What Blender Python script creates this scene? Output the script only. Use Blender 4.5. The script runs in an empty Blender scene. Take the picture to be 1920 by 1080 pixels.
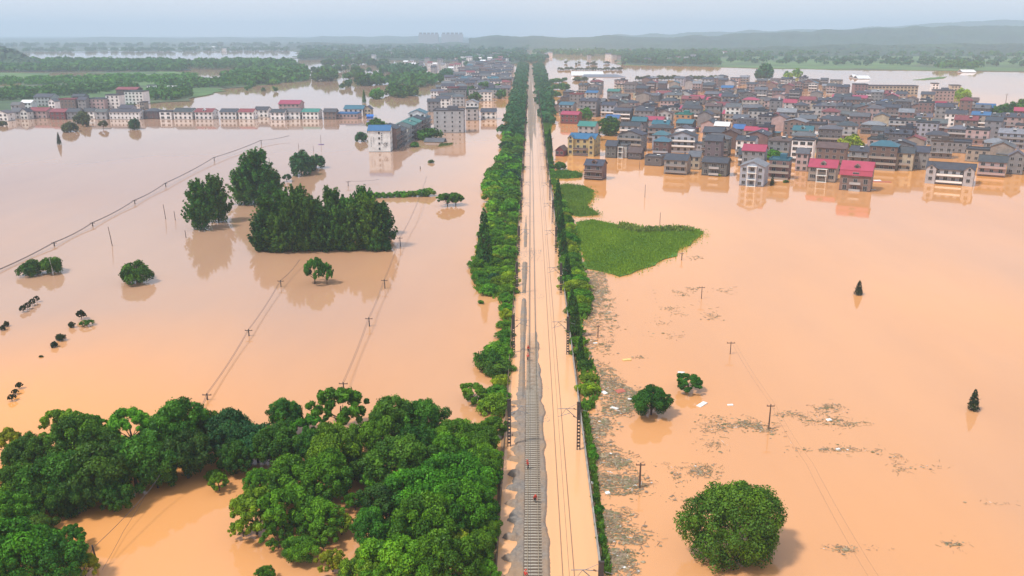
import bpy, math, random
import numpy as np
from mathutils import Vector, Matrix

SC = bpy.context.scene
COL = SC.collection
R = math.radians

# ------------------------------------------------------------------ camera
FPX, H = 1610.0, 70.0                      # focal length in photo pixels (1920 wide); camera height over the water
PITCH = math.atan(480 / FPX)
YAW = math.atan(35 / 1680)
CAMLOC = Vector((0, 0, H))
_f = Vector((-math.sin(YAW) * math.cos(PITCH), math.cos(YAW) * math.cos(PITCH), -math.sin(PITCH)))
_r = Vector((math.cos(YAW), math.sin(YAW), 0))
_u = _r.cross(_f)
cam = bpy.data.cameras.new('camera')
cam.sensor_width = 36
cam.lens = 36 * FPX / 1920
cam.clip_start = 1
cam.clip_end = 40000
camo = bpy.data.objects.new('camera', cam)
COL.objects.link(camo)
camo.location = CAMLOC
camo.rotation_euler = (math.pi / 2 - PITCH, 0, YAW)
SC.camera = camo

# ------------------------------------------------------------------ light, sky, exposure
SUN = Vector((-0.72, -0.42, 1.3)).normalized()
sun = bpy.data.lights.new('sun', 'SUN')
sun.energy = 3.1
sun.angle = R(7)
sun.color = (1, 0.95, 0.87)
suno = bpy.data.objects.new('sun', sun)
COL.objects.link(suno)
suno.rotation_euler = SUN.to_track_quat('Z', 'Y').to_euler()
suno.location = (0, 0, 300)

world = bpy.data.worlds.new('World')
SC.world = world
world.use_nodes = True
nt = world.node_tree
for n in list(nt.nodes):
    nt.nodes.remove(n)
def wn(t, **kw):
    n = nt.nodes.new(t)
    for k, v in kw.items():
        setattr(n, k, v)
    return n
sky = wn('ShaderNodeTexSky', sky_type='NISHITA', sun_disc=False, sun_elevation=math.asin(SUN.z),
         sun_rotation=math.atan2(SUN.x, SUN.y), air_density=1.2, dust_density=2.0)
tc = wn('ShaderNodeTexCoord')
sep = wn('ShaderNodeSeparateXYZ')
nt.links.new(tc.outputs['Generated'], sep.inputs[0])
mz = wn('ShaderNodeMath', operation='MAXIMUM'); mz.inputs[1].default_value = 0.0
nt.links.new(sep.outputs['Z'], mz.inputs[0])
az = wn('ShaderNodeMath', operation='ADD'); az.inputs[1].default_value = 0.2
nt.links.new(mz.outputs[0], az.inputs[0])
dx = wn('ShaderNodeMath', operation='DIVIDE'); dy = wn('ShaderNodeMath', operation='DIVIDE')
nt.links.new(sep.outputs['X'], dx.inputs[0]); nt.links.new(az.outputs[0], dx.inputs[1])
nt.links.new(sep.outputs['Y'], dy.inputs[0]); nt.links.new(az.outputs[0], dy.inputs[1])
cb = wn('ShaderNodeCombineXYZ')
nt.links.new(dx.outputs[0], cb.inputs['X']); nt.links.new(dy.outputs[0], cb.inputs['Y'])
cl = wn('ShaderNodeTexNoise'); cl.inputs['Scale'].default_value = 0.6; cl.inputs['Detail'].default_value = 3; cl.inputs['Roughness'].default_value = 0.45
nt.links.new(cb.outputs[0], cl.inputs['Vector'])
ramp = wn('ShaderNodeValToRGB')
ramp.color_ramp.elements[0].position = 0.30; ramp.color_ramp.elements[0].color = (3.3, 4.1, 6.0, 1)
ramp.color_ramp.elements[1].position = 0.70; ramp.color_ramp.elements[1].color = (8.9, 9.4, 9.9, 1)
nt.links.new(cl.outputs['Fac'], ramp.inputs['Fac'])
mx = wn('ShaderNodeMix', data_type='RGBA'); mx.inputs['Factor'].default_value = 0.86
hzr = wn('ShaderNodeMapRange'); hzr.inputs['From Min'].default_value = 0.03; hzr.inputs['From Max'].default_value = 0.16
nt.links.new(sep.outputs['Z'], hzr.inputs['Value'])
mh = wn('ShaderNodeMix', data_type='RGBA'); mh.inputs['A'].default_value = (7.1, 7.7, 8.6, 1)
nt.links.new(hzr.outputs[0], mh.inputs['Factor']); nt.links.new(ramp.outputs[0], mh.inputs['B'])
nt.links.new(sky.outputs[0], mx.inputs['A']); nt.links.new(mh.outputs['Result'], mx.inputs['B'])
bg = wn('ShaderNodeBackground'); bg.inputs['Strength'].default_value = 0.1
wo = wn('ShaderNodeOutputWorld')
nt.links.new(mx.outputs['Result'], bg.inputs['Color']); nt.links.new(bg.outputs[0], wo.inputs['Surface'])

SC.view_settings.view_transform = 'Standard'
SC.view_settings.look = 'None'
SC.view_settings.exposure = 0.26
SC.view_settings.gamma = 1
SC.view_settings.use_curve_mapping = False
cy = SC.cycles
cy.max_bounces = 6; cy.diffuse_bounces = 2; cy.glossy_bounces = 3; cy.transmission_bounces = 3
cy.volume_bounces = 1; cy.transparent_max_bounces = 8
cy.use_denoising = True
cy.caustics_reflective = False; cy.caustics_refractive = False

# ------------------------------------------------------------------ helpers
rnd = random.Random(11)
def ray(px, py):
    return _f * FPX + _r * (px - 960) + _u * (540 - py)
def P(px, py, z=0.0):
    d = ray(px, py)
    return CAMLOC + d * ((z - H) / d.z)
def PD(px, py, depth):
    d = ray(px, py)
    return CAMLOC + d * (depth / FPX)
def S(py):
    return math.cos(PITCH) * (py - 60) / H          # photo pixels per metre at the water line
def scr(p):
    q = Vector(p) - CAMLOC
    z = q.dot(_f)
    return 960 + FPX * q.dot(_r) / z, 540 - FPX * q.dot(_u) / z

def mat(name):
    m = bpy.data.materials.new(name)
    m.use_nodes = True
    t = m.node_tree
    b = t.nodes['Principled BSDF']
    return m, t, b
def nd(t, typ, **kw):
    n = t.nodes.new(typ)
    for k, v in kw.items():
        setattr(n, k, v)
    return n
def noise(t, scale, detail=4, rough=0.55, coord='Object', vec=None, stretch=None):
    n = nd(t, 'ShaderNodeTexNoise')
    n.inputs['Scale'].default_value = scale; n.inputs['Detail'].default_value = detail; n.inputs['Roughness'].default_value = rough
    c = nd(t, 'ShaderNodeTexCoord')
    src = c.outputs[coord]
    if stretch:
        mp = nd(t, 'ShaderNodeMapping'); mp.inputs['Scale'].default_value = stretch
        t.links.new(src, mp.inputs['Vector']); src = mp.outputs[0]
    t.links.new(src, n.inputs['Vector'])
    return n.outputs['Fac']
def cramp(t, fac, stops):
    r = nd(t, 'ShaderNodeValToRGB')
    e = r.color_ramp.elements
    while len(e) < len(stops):
        e.new(0.5)
    for i, (p, c) in enumerate(stops):
        e[i].position = p; e[i].color = (*c, 1)
    t.links.new(fac, r.inputs['Fac'])
    return r.outputs['Color']
def mixc(t, fac, a, b, blend='MIX'):
    m = nd(t, 'ShaderNodeMix', data_type='RGBA', blend_type=blend)
    for s, v in (('Factor', fac), ('A', a), ('B', b)):
        i = m.inputs[s]
        if isinstance(v, (int, float)): i.default_value = v
        elif isinstance(v, tuple): i.default_value = (*v, 1)
        else: t.links.new(v, i)
    return m.outputs['Result']
def bump(t, b, h, strength, dist=1.0):
    n = nd(t, 'ShaderNodeBump'); n.inputs['Strength'].default_value = strength; n.inputs['Distance'].default_value = dist
    t.links.new(h, n.inputs['Height']); t.links.new(n.outputs[0], b.inputs['Normal'])
def simple(name, c1, c2=None, scale=1.0, rough=0.8, metal=0.0, det=4):
    m, t, b = mat(name)
    b.inputs['Roughness'].default_value = rough; b.inputs['Metallic'].default_value = metal
    c2 = c2 or tuple(x * 0.7 for x in c1)
    t.links.new(cramp(t, noise(t, scale, det), [(0.35, c1), (0.68, c2)]), b.inputs['Base Color'])
    return m
def tinted(name, lo=0.75, hi=1.15, scale=0.6, rough=0.85, lines=None):
    """colour from the object's own colour, broken up by weathering"""
    m, t, b = mat(name)
    oi = nd(t, 'ShaderNodeObjectInfo')
    f = cramp(t, noise(t, scale, 5, 0.65), [(0.3, (lo,) * 3), (0.7, (hi,) * 3)])
    col = mixc(t, 1.0, oi.outputs['Color'], f, 'MULTIPLY')
    if lines:
        w = nd(t, 'ShaderNodeTexWave', bands_direction=lines[0]); w.inputs['Scale'].default_value = lines[1]; w.inputs['Distortion'].default_value = 0.4
        c = nd(t, 'ShaderNodeTexCoord'); t.links.new(c.outputs['Object'], w.inputs['Vector'])
        lf = cramp(t, w.outputs['Fac'], [(0.0, (lines[2],) * 3), (0.6, (1, 1, 1))])
        col = mixc(t, 1.0, col, lf, 'MULTIPLY')
    t.links.new(col, b.inputs['Base Color'])
    b.inputs['Roughness'].default_value = rough
    return m

class MB:
    def __init__(s):
        s.v = []; s.f = []; s.m = []
    def add(s, vs, fs, mi=0):
        o = len(s.v); s.v += [tuple(v) for v in vs]; s.f += [tuple(i + o for i in f) for f in fs]; s.m += [mi] * len(fs)
        return s
    def box(s, x0, x1, y0, y1, z0, z1, mi=0):
        return s.add([(x0,y0,z0),(x1,y0,z0),(x1,y1,z0),(x0,y1,z0),(x0,y0,z1),(x1,y0,z1),(x1,y1,z1),(x0,y1,z1)],
                     [(0,3,2,1),(4,5,6,7),(0,1,5,4),(1,2,6,5),(2,3,7,6),(3,0,4,7)], mi)
    def quad(s, a, b, c, d, mi=0):
        return s.add([a, b, c, d], [(0, 1, 2, 3)], mi)
    def slab(s, pts, th, mi=0):
        """a planar polygon given thickness th downwards"""
        n = len(pts)
        lo = [(p[0], p[1], p[2] - th) for p in pts]
        return s.add(list(pts) + lo, [tuple(range(n)), tuple(range(2 * n - 1, n - 1, -1))] + [((i + 1) % n, i, n + i, n + (i + 1) % n) for i in range(n)], mi)
    def tube(s, pts, rad, n=6, mi=0, rads=None):
        pts = [Vector(p) for p in pts]; o = len(s.v)
        for i, p in enumerate(pts):
            d = (pts[min(i + 1, len(pts) - 1)] - pts[max(i - 1, 0)]).normalized()
            a = d.cross(Vector((0, 0, 1)) if abs(d.z) < 0.9 else Vector((1, 0, 0))).normalized(); b = d.cross(a)
            r = rads[i] if rads else rad
            for k in range(n):
                t = 2 * math.pi * k / n
                s.v.append(tuple(p + a * (r * math.cos(t)) + b * (r * math.sin(t))))
        for i in range(len(pts) - 1):
            for k in range(n):
                s.f.append((o + i*n + k, o + i*n + (k+1) % n, o + (i+1)*n + (k+1) % n, o + (i+1)*n + k)); s.m.append(mi)
        s.f.append(tuple(o + k for k in range(n - 1, -1, -1))); s.m.append(mi)
        e = o + (len(pts) - 1) * n
        s.f.append(tuple(e + k for k in range(n))); s.m.append(mi)
        return s
    def mesh(s, name, mats):
        me = bpy.data.meshes.new(name)
        me.from_pydata(s.v, [], s.f)
        for m in (mats if isinstance(mats, (list, tuple)) else [mats]):
            me.materials.append(m)
        if any(s.m): me.polygons.foreach_set('material_index', s.m)
        me.update()
        return me
    def build(s, name, mats, parent=None, **kw):
        return link(name, s.mesh(name, mats), parent, **kw)
def link(name, me, parent=None, loc=None, rz=0, scale=None, color=None, rot=None):
    o = bpy.data.objects.new(name, me); COL.objects.link(o)
    if parent: o.parent = parent
    if loc is not None: o.location = loc
    if rz: o.rotation_euler = (0, 0, rz)
    if rot: o.rotation_euler = rot
    if scale is not None: o.scale = scale if hasattr(scale, '__len__') else (scale,) * 3
    if color: o.color = (*color, 1)
    return o
def tag(o, label=None, cat=None, group=None, kind=None):
    if label: o['label'] = label
    if cat: o['category'] = cat
    if group: o['group'] = group
    if kind: o['kind'] = kind
    return o
def thing(name, loc, rz=0, label=None, cat=None, group=None, scale=None):
    o = link(name, None, loc=loc, rz=rz, scale=scale)
    o.empty_display_size = 0.5
    return tag(o, label, cat, group)
def npmesh(name, V, F, mats, attr=None):
    """V (n,3), F (m,k) -> mesh, with an optional per-vertex 'tint'"""
    me = bpy.data.meshes.new(name)
    k = F.shape[1]
    me.vertices.add(len(V)); me.vertices.foreach_set('co', np.ascontiguousarray(V, dtype=np.float32).ravel())
    me.loops.add(F.size); me.loops.foreach_set('vertex_index', np.ascontiguousarray(F, dtype=np.int32).ravel())
    me.polygons.add(len(F)); me.polygons.foreach_set('loop_start', np.arange(0, F.size, k, dtype=np.int32))
    me.materials.append(mats)
    if attr is not None:
        a = me.attributes.new('tint', 'FLOAT', 'POINT'); a.data.foreach_set('value', np.ascontiguousarray(attr, dtype=np.float32))
    me.update(calc_edges=True)
    return me
def densify(poly, step, jit, rng):
    out = []
    n = len(poly)
    for i in range(n):
        a, b = Vector(poly[i]), Vector(poly[(i + 1) % n])
        k = max(1, int((b - a).length / step))
        for j in range(k):
            p = a.lerp(b, j / k)
            s = jit * (1 if j else 0.4)
            out.append((p.x + rng.uniform(-s, s), p.y + rng.uniform(-s, s)))
    return out
def inpoly(x, y, poly):
    c = False; n = len(poly); j = n - 1
    for i in range(n):
        xi, yi = poly[i][0], poly[i][1]; xj, yj = poly[j][0], poly[j][1]
        if (yi > y) != (yj > y) and x < (xj - xi) * (y - yi) / (yj - yi) + xi: c = not c
        j = i
    return c
def gpoly(px):
    return [(P(x, y).x, P(x, y).y) for x, y in px]

# ------------------------------------------------------------------ materials
def water_mat(name, c1, c2, c3, rough=0.05, silt_sky_tint=None):
    m, t, b = mat(name)
    f = noise(t, 0.0045, 5, 0.5, stretch=(1, 0.4, 1))
    f2 = noise(t, 0.03, 5, 0.62, stretch=(1, 0.3, 1))
    if silt_sky_tint:                                   # duller pink west of the railway: silt plus sky reflection painted into the colour
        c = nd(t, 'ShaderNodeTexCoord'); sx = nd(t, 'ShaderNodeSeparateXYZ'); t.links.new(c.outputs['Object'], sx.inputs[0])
        mr = nd(t, 'ShaderNodeMapRange'); mr.inputs['From Min'].default_value = silt_sky_tint[0]; mr.inputs['From Max'].default_value = silt_sky_tint[1]; mr.inputs['To Min'].default_value = 0.0; mr.inputs['To Max'].default_value = -.38
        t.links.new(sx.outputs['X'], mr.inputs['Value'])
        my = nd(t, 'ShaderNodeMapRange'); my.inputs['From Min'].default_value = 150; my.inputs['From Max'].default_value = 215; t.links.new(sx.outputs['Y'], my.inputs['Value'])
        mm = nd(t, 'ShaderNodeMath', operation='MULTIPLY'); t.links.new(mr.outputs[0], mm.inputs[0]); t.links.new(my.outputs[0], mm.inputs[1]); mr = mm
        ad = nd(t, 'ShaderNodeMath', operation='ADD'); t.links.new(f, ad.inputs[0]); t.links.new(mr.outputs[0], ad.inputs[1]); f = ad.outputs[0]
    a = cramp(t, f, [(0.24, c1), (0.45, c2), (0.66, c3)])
    a = mixc(t, 0.35, a, mixc(t, 1.0, a, cramp(t, f2, [(0.3, (.80, .82, .9)), (0.7, (1.1, 1.1, 1.08))]), 'MULTIPLY'))
    t.links.new(a, b.inputs['Base Color'])
    b.inputs['Roughness'].default_value = rough
    b.inputs['IOR'].default_value = 1.45
    bump(t, b, noise(t, 0.25, 3, 0.5, stretch=(1, 0.6, 1)), 0.010, 1.0)
    return m
M = {}
M['water'] = water_mat('muddy_floodwater', (0.48, 0.282, 0.178), (0.67, 0.312, 0.122), (0.84, 0.35, 0.075), silt_sky_tint=(-10, -130))  # first colour has the lavender sky reflection painted into the silt tone
M['bedwater'] = water_mat('silty_water', (0.70, 0.36, 0.165), (0.76, 0.395, 0.18), (0.66, 0.33, 0.145), 0.15)
M['gravel'], _t, _b = mat('track_gravel')
_g = cramp(_t, noise(_t, 1.8, 8, .7), [(.3, (.27, .25, .225)), (.55, (.17, .16, .15)), (.75, (.09, .085, .08))])
_t.links.new(mixc(_t, cramp(_t, noise(_t, .16, 6, .7), [(.38, (.12, .12, .12)), (.66, (.8, .8, .8))]), _g, (.36, .22, .12)), _b.inputs['Base Color'])
_b.inputs['Roughness'].default_value = .95
M['rail'] = simple('worn_rail_steel', (0.42, 0.34, 0.24), (0.25, 0.18, 0.11), 2.0, 0.5, 0.3)
M['wetrail'] = simple('wet_muddy_rail', (0.30, 0.16, 0.09), (0.22, 0.12, 0.07), 2.0, 0.6)
M['sleeper'] = simple('concrete_sleeper', (0.45, 0.40, 0.33), (0.30, 0.24, 0.18), 1.5, 0.9)
M['concrete'] = simple('weathered_concrete', (0.36, 0.34, 0.31), (0.22, 0.2, 0.18), 0.8, 0.9)
M['darkpole'] = simple('dark_concrete_post', (0.075, 0.06, 0.055), (0.045, 0.038, 0.036), 1.2, 0.9)
M['pole'] = simple('brown_pole_wood', (0.13, 0.085, 0.065), (0.08, 0.055, 0.045), 1.5, 0.9)
M['palepole'] = simple('pale_concrete_pole', (0.5, 0.48, 0.42), (0.36, 0.34, 0.3), 1.5, 0.9)
M['steel'] = simple('galvanised_steel', (0.3, 0.3, 0.31), (0.2, 0.2, 0.21), 2.0, 0.5, 0.4)
M['wire'] = simple('wire_metal', (0.09, 0.07, 0.07), None, 1.0, 0.6)
M['white'] = simple('white_painted_board', (0.8, 0.8, 0.78), (0.68, 0.67, 0.64), 1.0, 0.6)
M['mud'] = simple('wet_mud', (0.33, 0.2, 0.11), (0.22, 0.135, 0.075), 0.4, 0.8)

def foliage_mat():
    m = bpy.data.materials.new('foliage'); m.use_nodes = True
    t = m.node_tree
    for n in list(t.nodes): t.nodes.remove(n)
    oi = nd(t, 'ShaderNodeObjectInfo')
    at = nd(t, 'ShaderNodeAttribute', attribute_name='tint')
    f = cramp(t, at.outputs['Fac'], [(0.0, (0.42, 0.50, 0.5)), (0.5, (1, 1, 1)), (1.0, (2.0, 1.7, 1.15))])
    col = mixc(t, 1.0, oi.outputs['Color'], f, 'MULTIPLY')
    d = nd(t, 'ShaderNodeBsdfDiffuse'); tr = nd(t, 'ShaderNodeBsdfTranslucent'); g = nd(t, 'ShaderNodeBsdfGlossy')
    g.inputs['Roughness'].default_value = 0.5; g.inputs['Color'].default_value = (0.8, 0.9, 0.8, 1)
    t.links.new(col, d.inputs['Color'])
    t.links.new(mixc(t, 1.0, col, (1.15, 1.1, 0.5), 'MULTIPLY'), tr.inputs['Color'])
    a = nd(t, 'ShaderNodeMixShader'); a.inputs[0].default_value = 0.22
    t.links.new(d.outputs[0], a.inputs[1]); t.links.new(tr.outputs[0], a.inputs[2])
    b = nd(t, 'ShaderNodeMixShader'); b.inputs[0].default_value = 0.015
    t.links.new(a.outputs[0], b.inputs[1]); t.links.new(g.outputs[0], b.inputs[2])
    o = nd(t, 'ShaderNodeOutputMaterial'); t.links.new(b.outputs[0], o.inputs['Surface'])
    return m
M['leaf'] = foliage_mat()
M['bark'] = simple('bark', (0.10, 0.075, 0.055), (0.05, 0.04, 0.03), 3.0, 0.95)
def land_mat(name, cols, s1, s2):
    m, t, b = mat(name)
    c = nd(t, 'ShaderNodeTexCoord'); v = nd(t, 'ShaderNodeTexVoronoi'); v.inputs['Scale'].default_value = s1
    t.links.new(c.outputs['Object'], v.inputs['Vector'])
    sepc = nd(t, 'ShaderNodeSeparateColor'); t.links.new(v.outputs['Color'], sepc.inputs[0])
    a = cramp(t, sepc.outputs[0], [(i / max(1, len(cols) - 1), k) for i, k in enumerate(cols)])
    n = cramp(t, noise(t, s2, 6, 0.7), [(0.3, (0.62,) * 3), (0.7, (1.3,) * 3)])
    t.links.new(mixc(t, 1.0, a, n, 'MULTIPLY'), b.inputs['Base Color'])
    b.inputs['Roughness'].default_value = 0.95
    return m
M['field'] = land_mat('farm_fields', [(0.05, 0.10, 0.035), (0.075, 0.16, 0.035), (0.10, 0.19, 0.045), (0.045, 0.09, 0.035), (0.09, 0.12, 0.05)], 0.009, 0.02)
M['hill'] = land_mat('wooded_hillside', [(0.028, 0.056, 0.035), (0.035, 0.075, 0.035), (0.026, 0.06, 0.036), (0.05, 0.095, 0.04)], 0.006, 0.03)
M['grassland'] = simple('lush_grass_soil', (0.08, 0.20, 0.02), (0.05, 0.13, 0.015), 0.15, 0.95, det=7)
# ================================================================== SETTING: water, railway bed, land, hills
RNG = random.Random(5)
def sheet(name, x0, x1, y0, y1, z, m):
    return MB().quad((x0, y0, z), (x1, y0, z), (x1, y1, z), (x0, y1, z)).build(name, m)
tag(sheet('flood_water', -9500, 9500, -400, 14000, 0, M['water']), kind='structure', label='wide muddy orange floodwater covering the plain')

EX0, EX1 = -4.35, 9.95                                  # railway embankment, west and east edge (x)
mb = MB()
mb.add([(EX0-1.5,60,-.9),(EX1+1.5,60,-.9),(EX1,60,.40),(EX0,60,.40),(EX0-1.5,2000,-.9),(EX1+1.5,2000,-.9),(EX1,2000,.40),(EX0,2000,.40)],
       [(3,2,6,7),(0,3,7,4),(2,1,5,6),(0,1,2,3),(4,7,6,5)])
tag(mb.build('railway_embankment', M['mud']), kind='structure')
tag(sheet('silt_water', EX0 + .06, EX1 - .06, 60, 1995, .452, M['bedwater']), kind='structure', label='thin sheet of silty water over the track bed')

# ---- land patches
def land(name, px, z, m, step=40, jit=14, label=None):
    poly = densify(gpoly(px), step, jit, RNG)
    mb = MB().slab([(x, y, z) for x, y in poly], z + 1.0)
    o = mb.build(name, m)
    tag(o, label, kind='structure')
    return o
land('field', [(-260,137),(100,137),(330,134),(370,141),(374,152),(352,157),(430,150),(428,166),(355,190),(270,194),(190,204),(100,205),(0,212),(-260,214)], .8, M['field'], 25, 8, 'green fields on the left bank behind the flooded village')
land('field', [(424,166),(416,152),(440,137),(480,124),(572,130),(578,151),(520,157)], .8, M['field'], 25, 8)
land('field', [(-420,136),(362,132),(357,116),(-420,113)], .8, M['hill'], 50, 20)
land('field', [(-700,100),(140,99),(330,97),(560,96),(560,83),(-700,83)], .8, M['hill'], 120, 50)
land('field', [(560,113),(640,111),(760,113),(905,117),(984,120),(984,84),(560,84)], .8, M['hill'], 60, 22)
land('field', [(1003,102),(1100,100),(1160,105),(1172,122),(1350,126),(1440,129),(1700,132),(1920,135),(2500,140),(2500,84),(1003,84)], .8, M['field'], 60, 18, 'bright green fields on the far right bank')
land('field', [(1172,121),(1240,124),(1355,125),(1345,108),(1180,106)], 1.2, M['hill'], 50, 12)
sheet_far = MB().quad((-9400,4300,.6),(9400,4300,.6),(9400,13900,.6),(-9400,13900,.6)).build('terrain', M['hill'])
tag(sheet_far, kind='structure', label='distant wooded plain running to the horizon')

# ---- hills: a ridge traced by its skyline, at its own distance, with a rounded cross-section and lumpy woods on it
def hills(name, tops, depth, front, back, seed, bumpy=6, nx=260, ny=34, m='hill', label=None):
    g = np.random.default_rng(seed)
    xs = np.array([a for a, b in tops], float); ys = np.array([b for a, b in tops], float)
    px = np.linspace(xs[0], xs[-1], nx)
    py = np.interp(px, xs, ys)
    ph = g.uniform(0, 6.28, 12); fr = g.uniform(0.01, 0.11, 12)
    py = py + sum(np.sin(px * fr[k] + ph[k]) * 0.45 for k in range(12))
    V = []
    for i in range(nx):
        top = PD(px[i], py[i], depth)
        hz = max(2.0, top.z)
        dirn = Vector((top.x, top.y, 0)).normalized()
        for j in range(ny):
            t = j / (ny - 1) * 2 - 1
            off = t * (front if t < 0 else back)
            prof = (math.cos(t * math.pi) * .5 + .5) ** 0.8
            wob = 1 + .22 * math.sin(px[i] * .021 + j * .9 + seed) * (1 - prof) + .12 * math.sin(px[i] * .07 - j * .6)* (1 - prof)
            z = hz * prof * wob - 1.0 + bumpy * g.random() * (0.35 + .65 * (1 - prof)) * (prof > .02)
            V.append((top.x + dirn.x * off + g.uniform(-6, 6), top.y + dirn.y * off + g.uniform(-6, 6), z))
    V = np.array(V)
    idx = np.arange(nx * ny).reshape(nx, ny)
    Fq = np.stack([idx[:-1, :-1], idx[1:, :-1], idx[1:, 1:], idx[:-1, 1:]], -1).reshape(-1, 4)
    o = link(name, npmesh(name, V, Fq, M[m]))
    return tag(o, label, kind='structure')
hills('hill', [(-60,76),(-20,81),(8,87),(28,95),(50,106),(75,119),(98,133)], 1750, 90, 160, 3, 5, 70, 24, label='dark wooded hill at the left edge')
hills('hills', [(880,73),(930,68),(1000,67),(1060,72),(1130,68),(1200,70),(1280,69),(1350,66),(1450,61),(1550,57),(1650,53),(1750,50),(1850,49),(2000,47),(2200,45)], 4300, 900, 900, 4, 12, label='blue wooded ridge beyond the right bank')
hills('hills', [(1150,66),(1300,62),(1450,58),(1600,54),(1700,48),(1800,42),(1920,37),(2150,34)], 7200, 1400, 1400, 5, 18, label='pale hazy ridge rising at the right horizon')
hills('hills', [(-250,72),(0,75),(100,74),(230,70),(330,72),(450,71),(560,70),(700,69),(800,70),(900,72),(1000,73)], 7800, 1500, 1500, 6, 16, label='pale hazy ridge along the left horizon')
hills('hills', [(1300,100),(1400,90),(1500,88),(1600,84),(1700,84),(1800,83),(1900,82),(2100,80),(2300,79)], 2900, 420, 600, 7, 10, label='low wooded slope behind the right fields')
hills('hills', [(540,84),(620,80),(700,84),(800,82),(880,81),(930,83),(990,86)], 4200, 500, 600, 8, 9, label='low hazy wooded rise beyond the town')

# ---- hazy air
def haze():
    mb = MB().box(-9700, 9700, -500, 14200, -2.5, 215)
    m = bpy.data.materials.new('hazy_air'); m.use_nodes = True
    t = m.node_tree
    for n in list(t.nodes): t.nodes.remove(n)
    v = nd(t, 'ShaderNodeVolumePrincipled'); v.inputs['Color'].default_value = (0.67, 0.83, 1.0, 1)
    v.inputs['Density'].default_value = 0.00018; v.inputs['Anisotropy'].default_value = 0.0
    o = nd(t, 'ShaderNodeOutputMaterial'); t.links.new(v.outputs[0], o.inputs['Volume'])
    ob = mb.build('haze', m)
    tag(ob, 'pale blue hazy air over the flooded plain', kind='stuff')
haze()
# ================================================================== RAILWAY
def g2(seed):
    return np.random.default_rng(seed)
def smooth_noise(n, k, g):
    c = g.normal(size=n // k + 3)
    x = np.arange(n) / k; i = x.astype(int); f = x - i; f = f * f * (3 - 2 * f)
    return c[i] * (1 - f) + c[i + 1] * f

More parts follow.
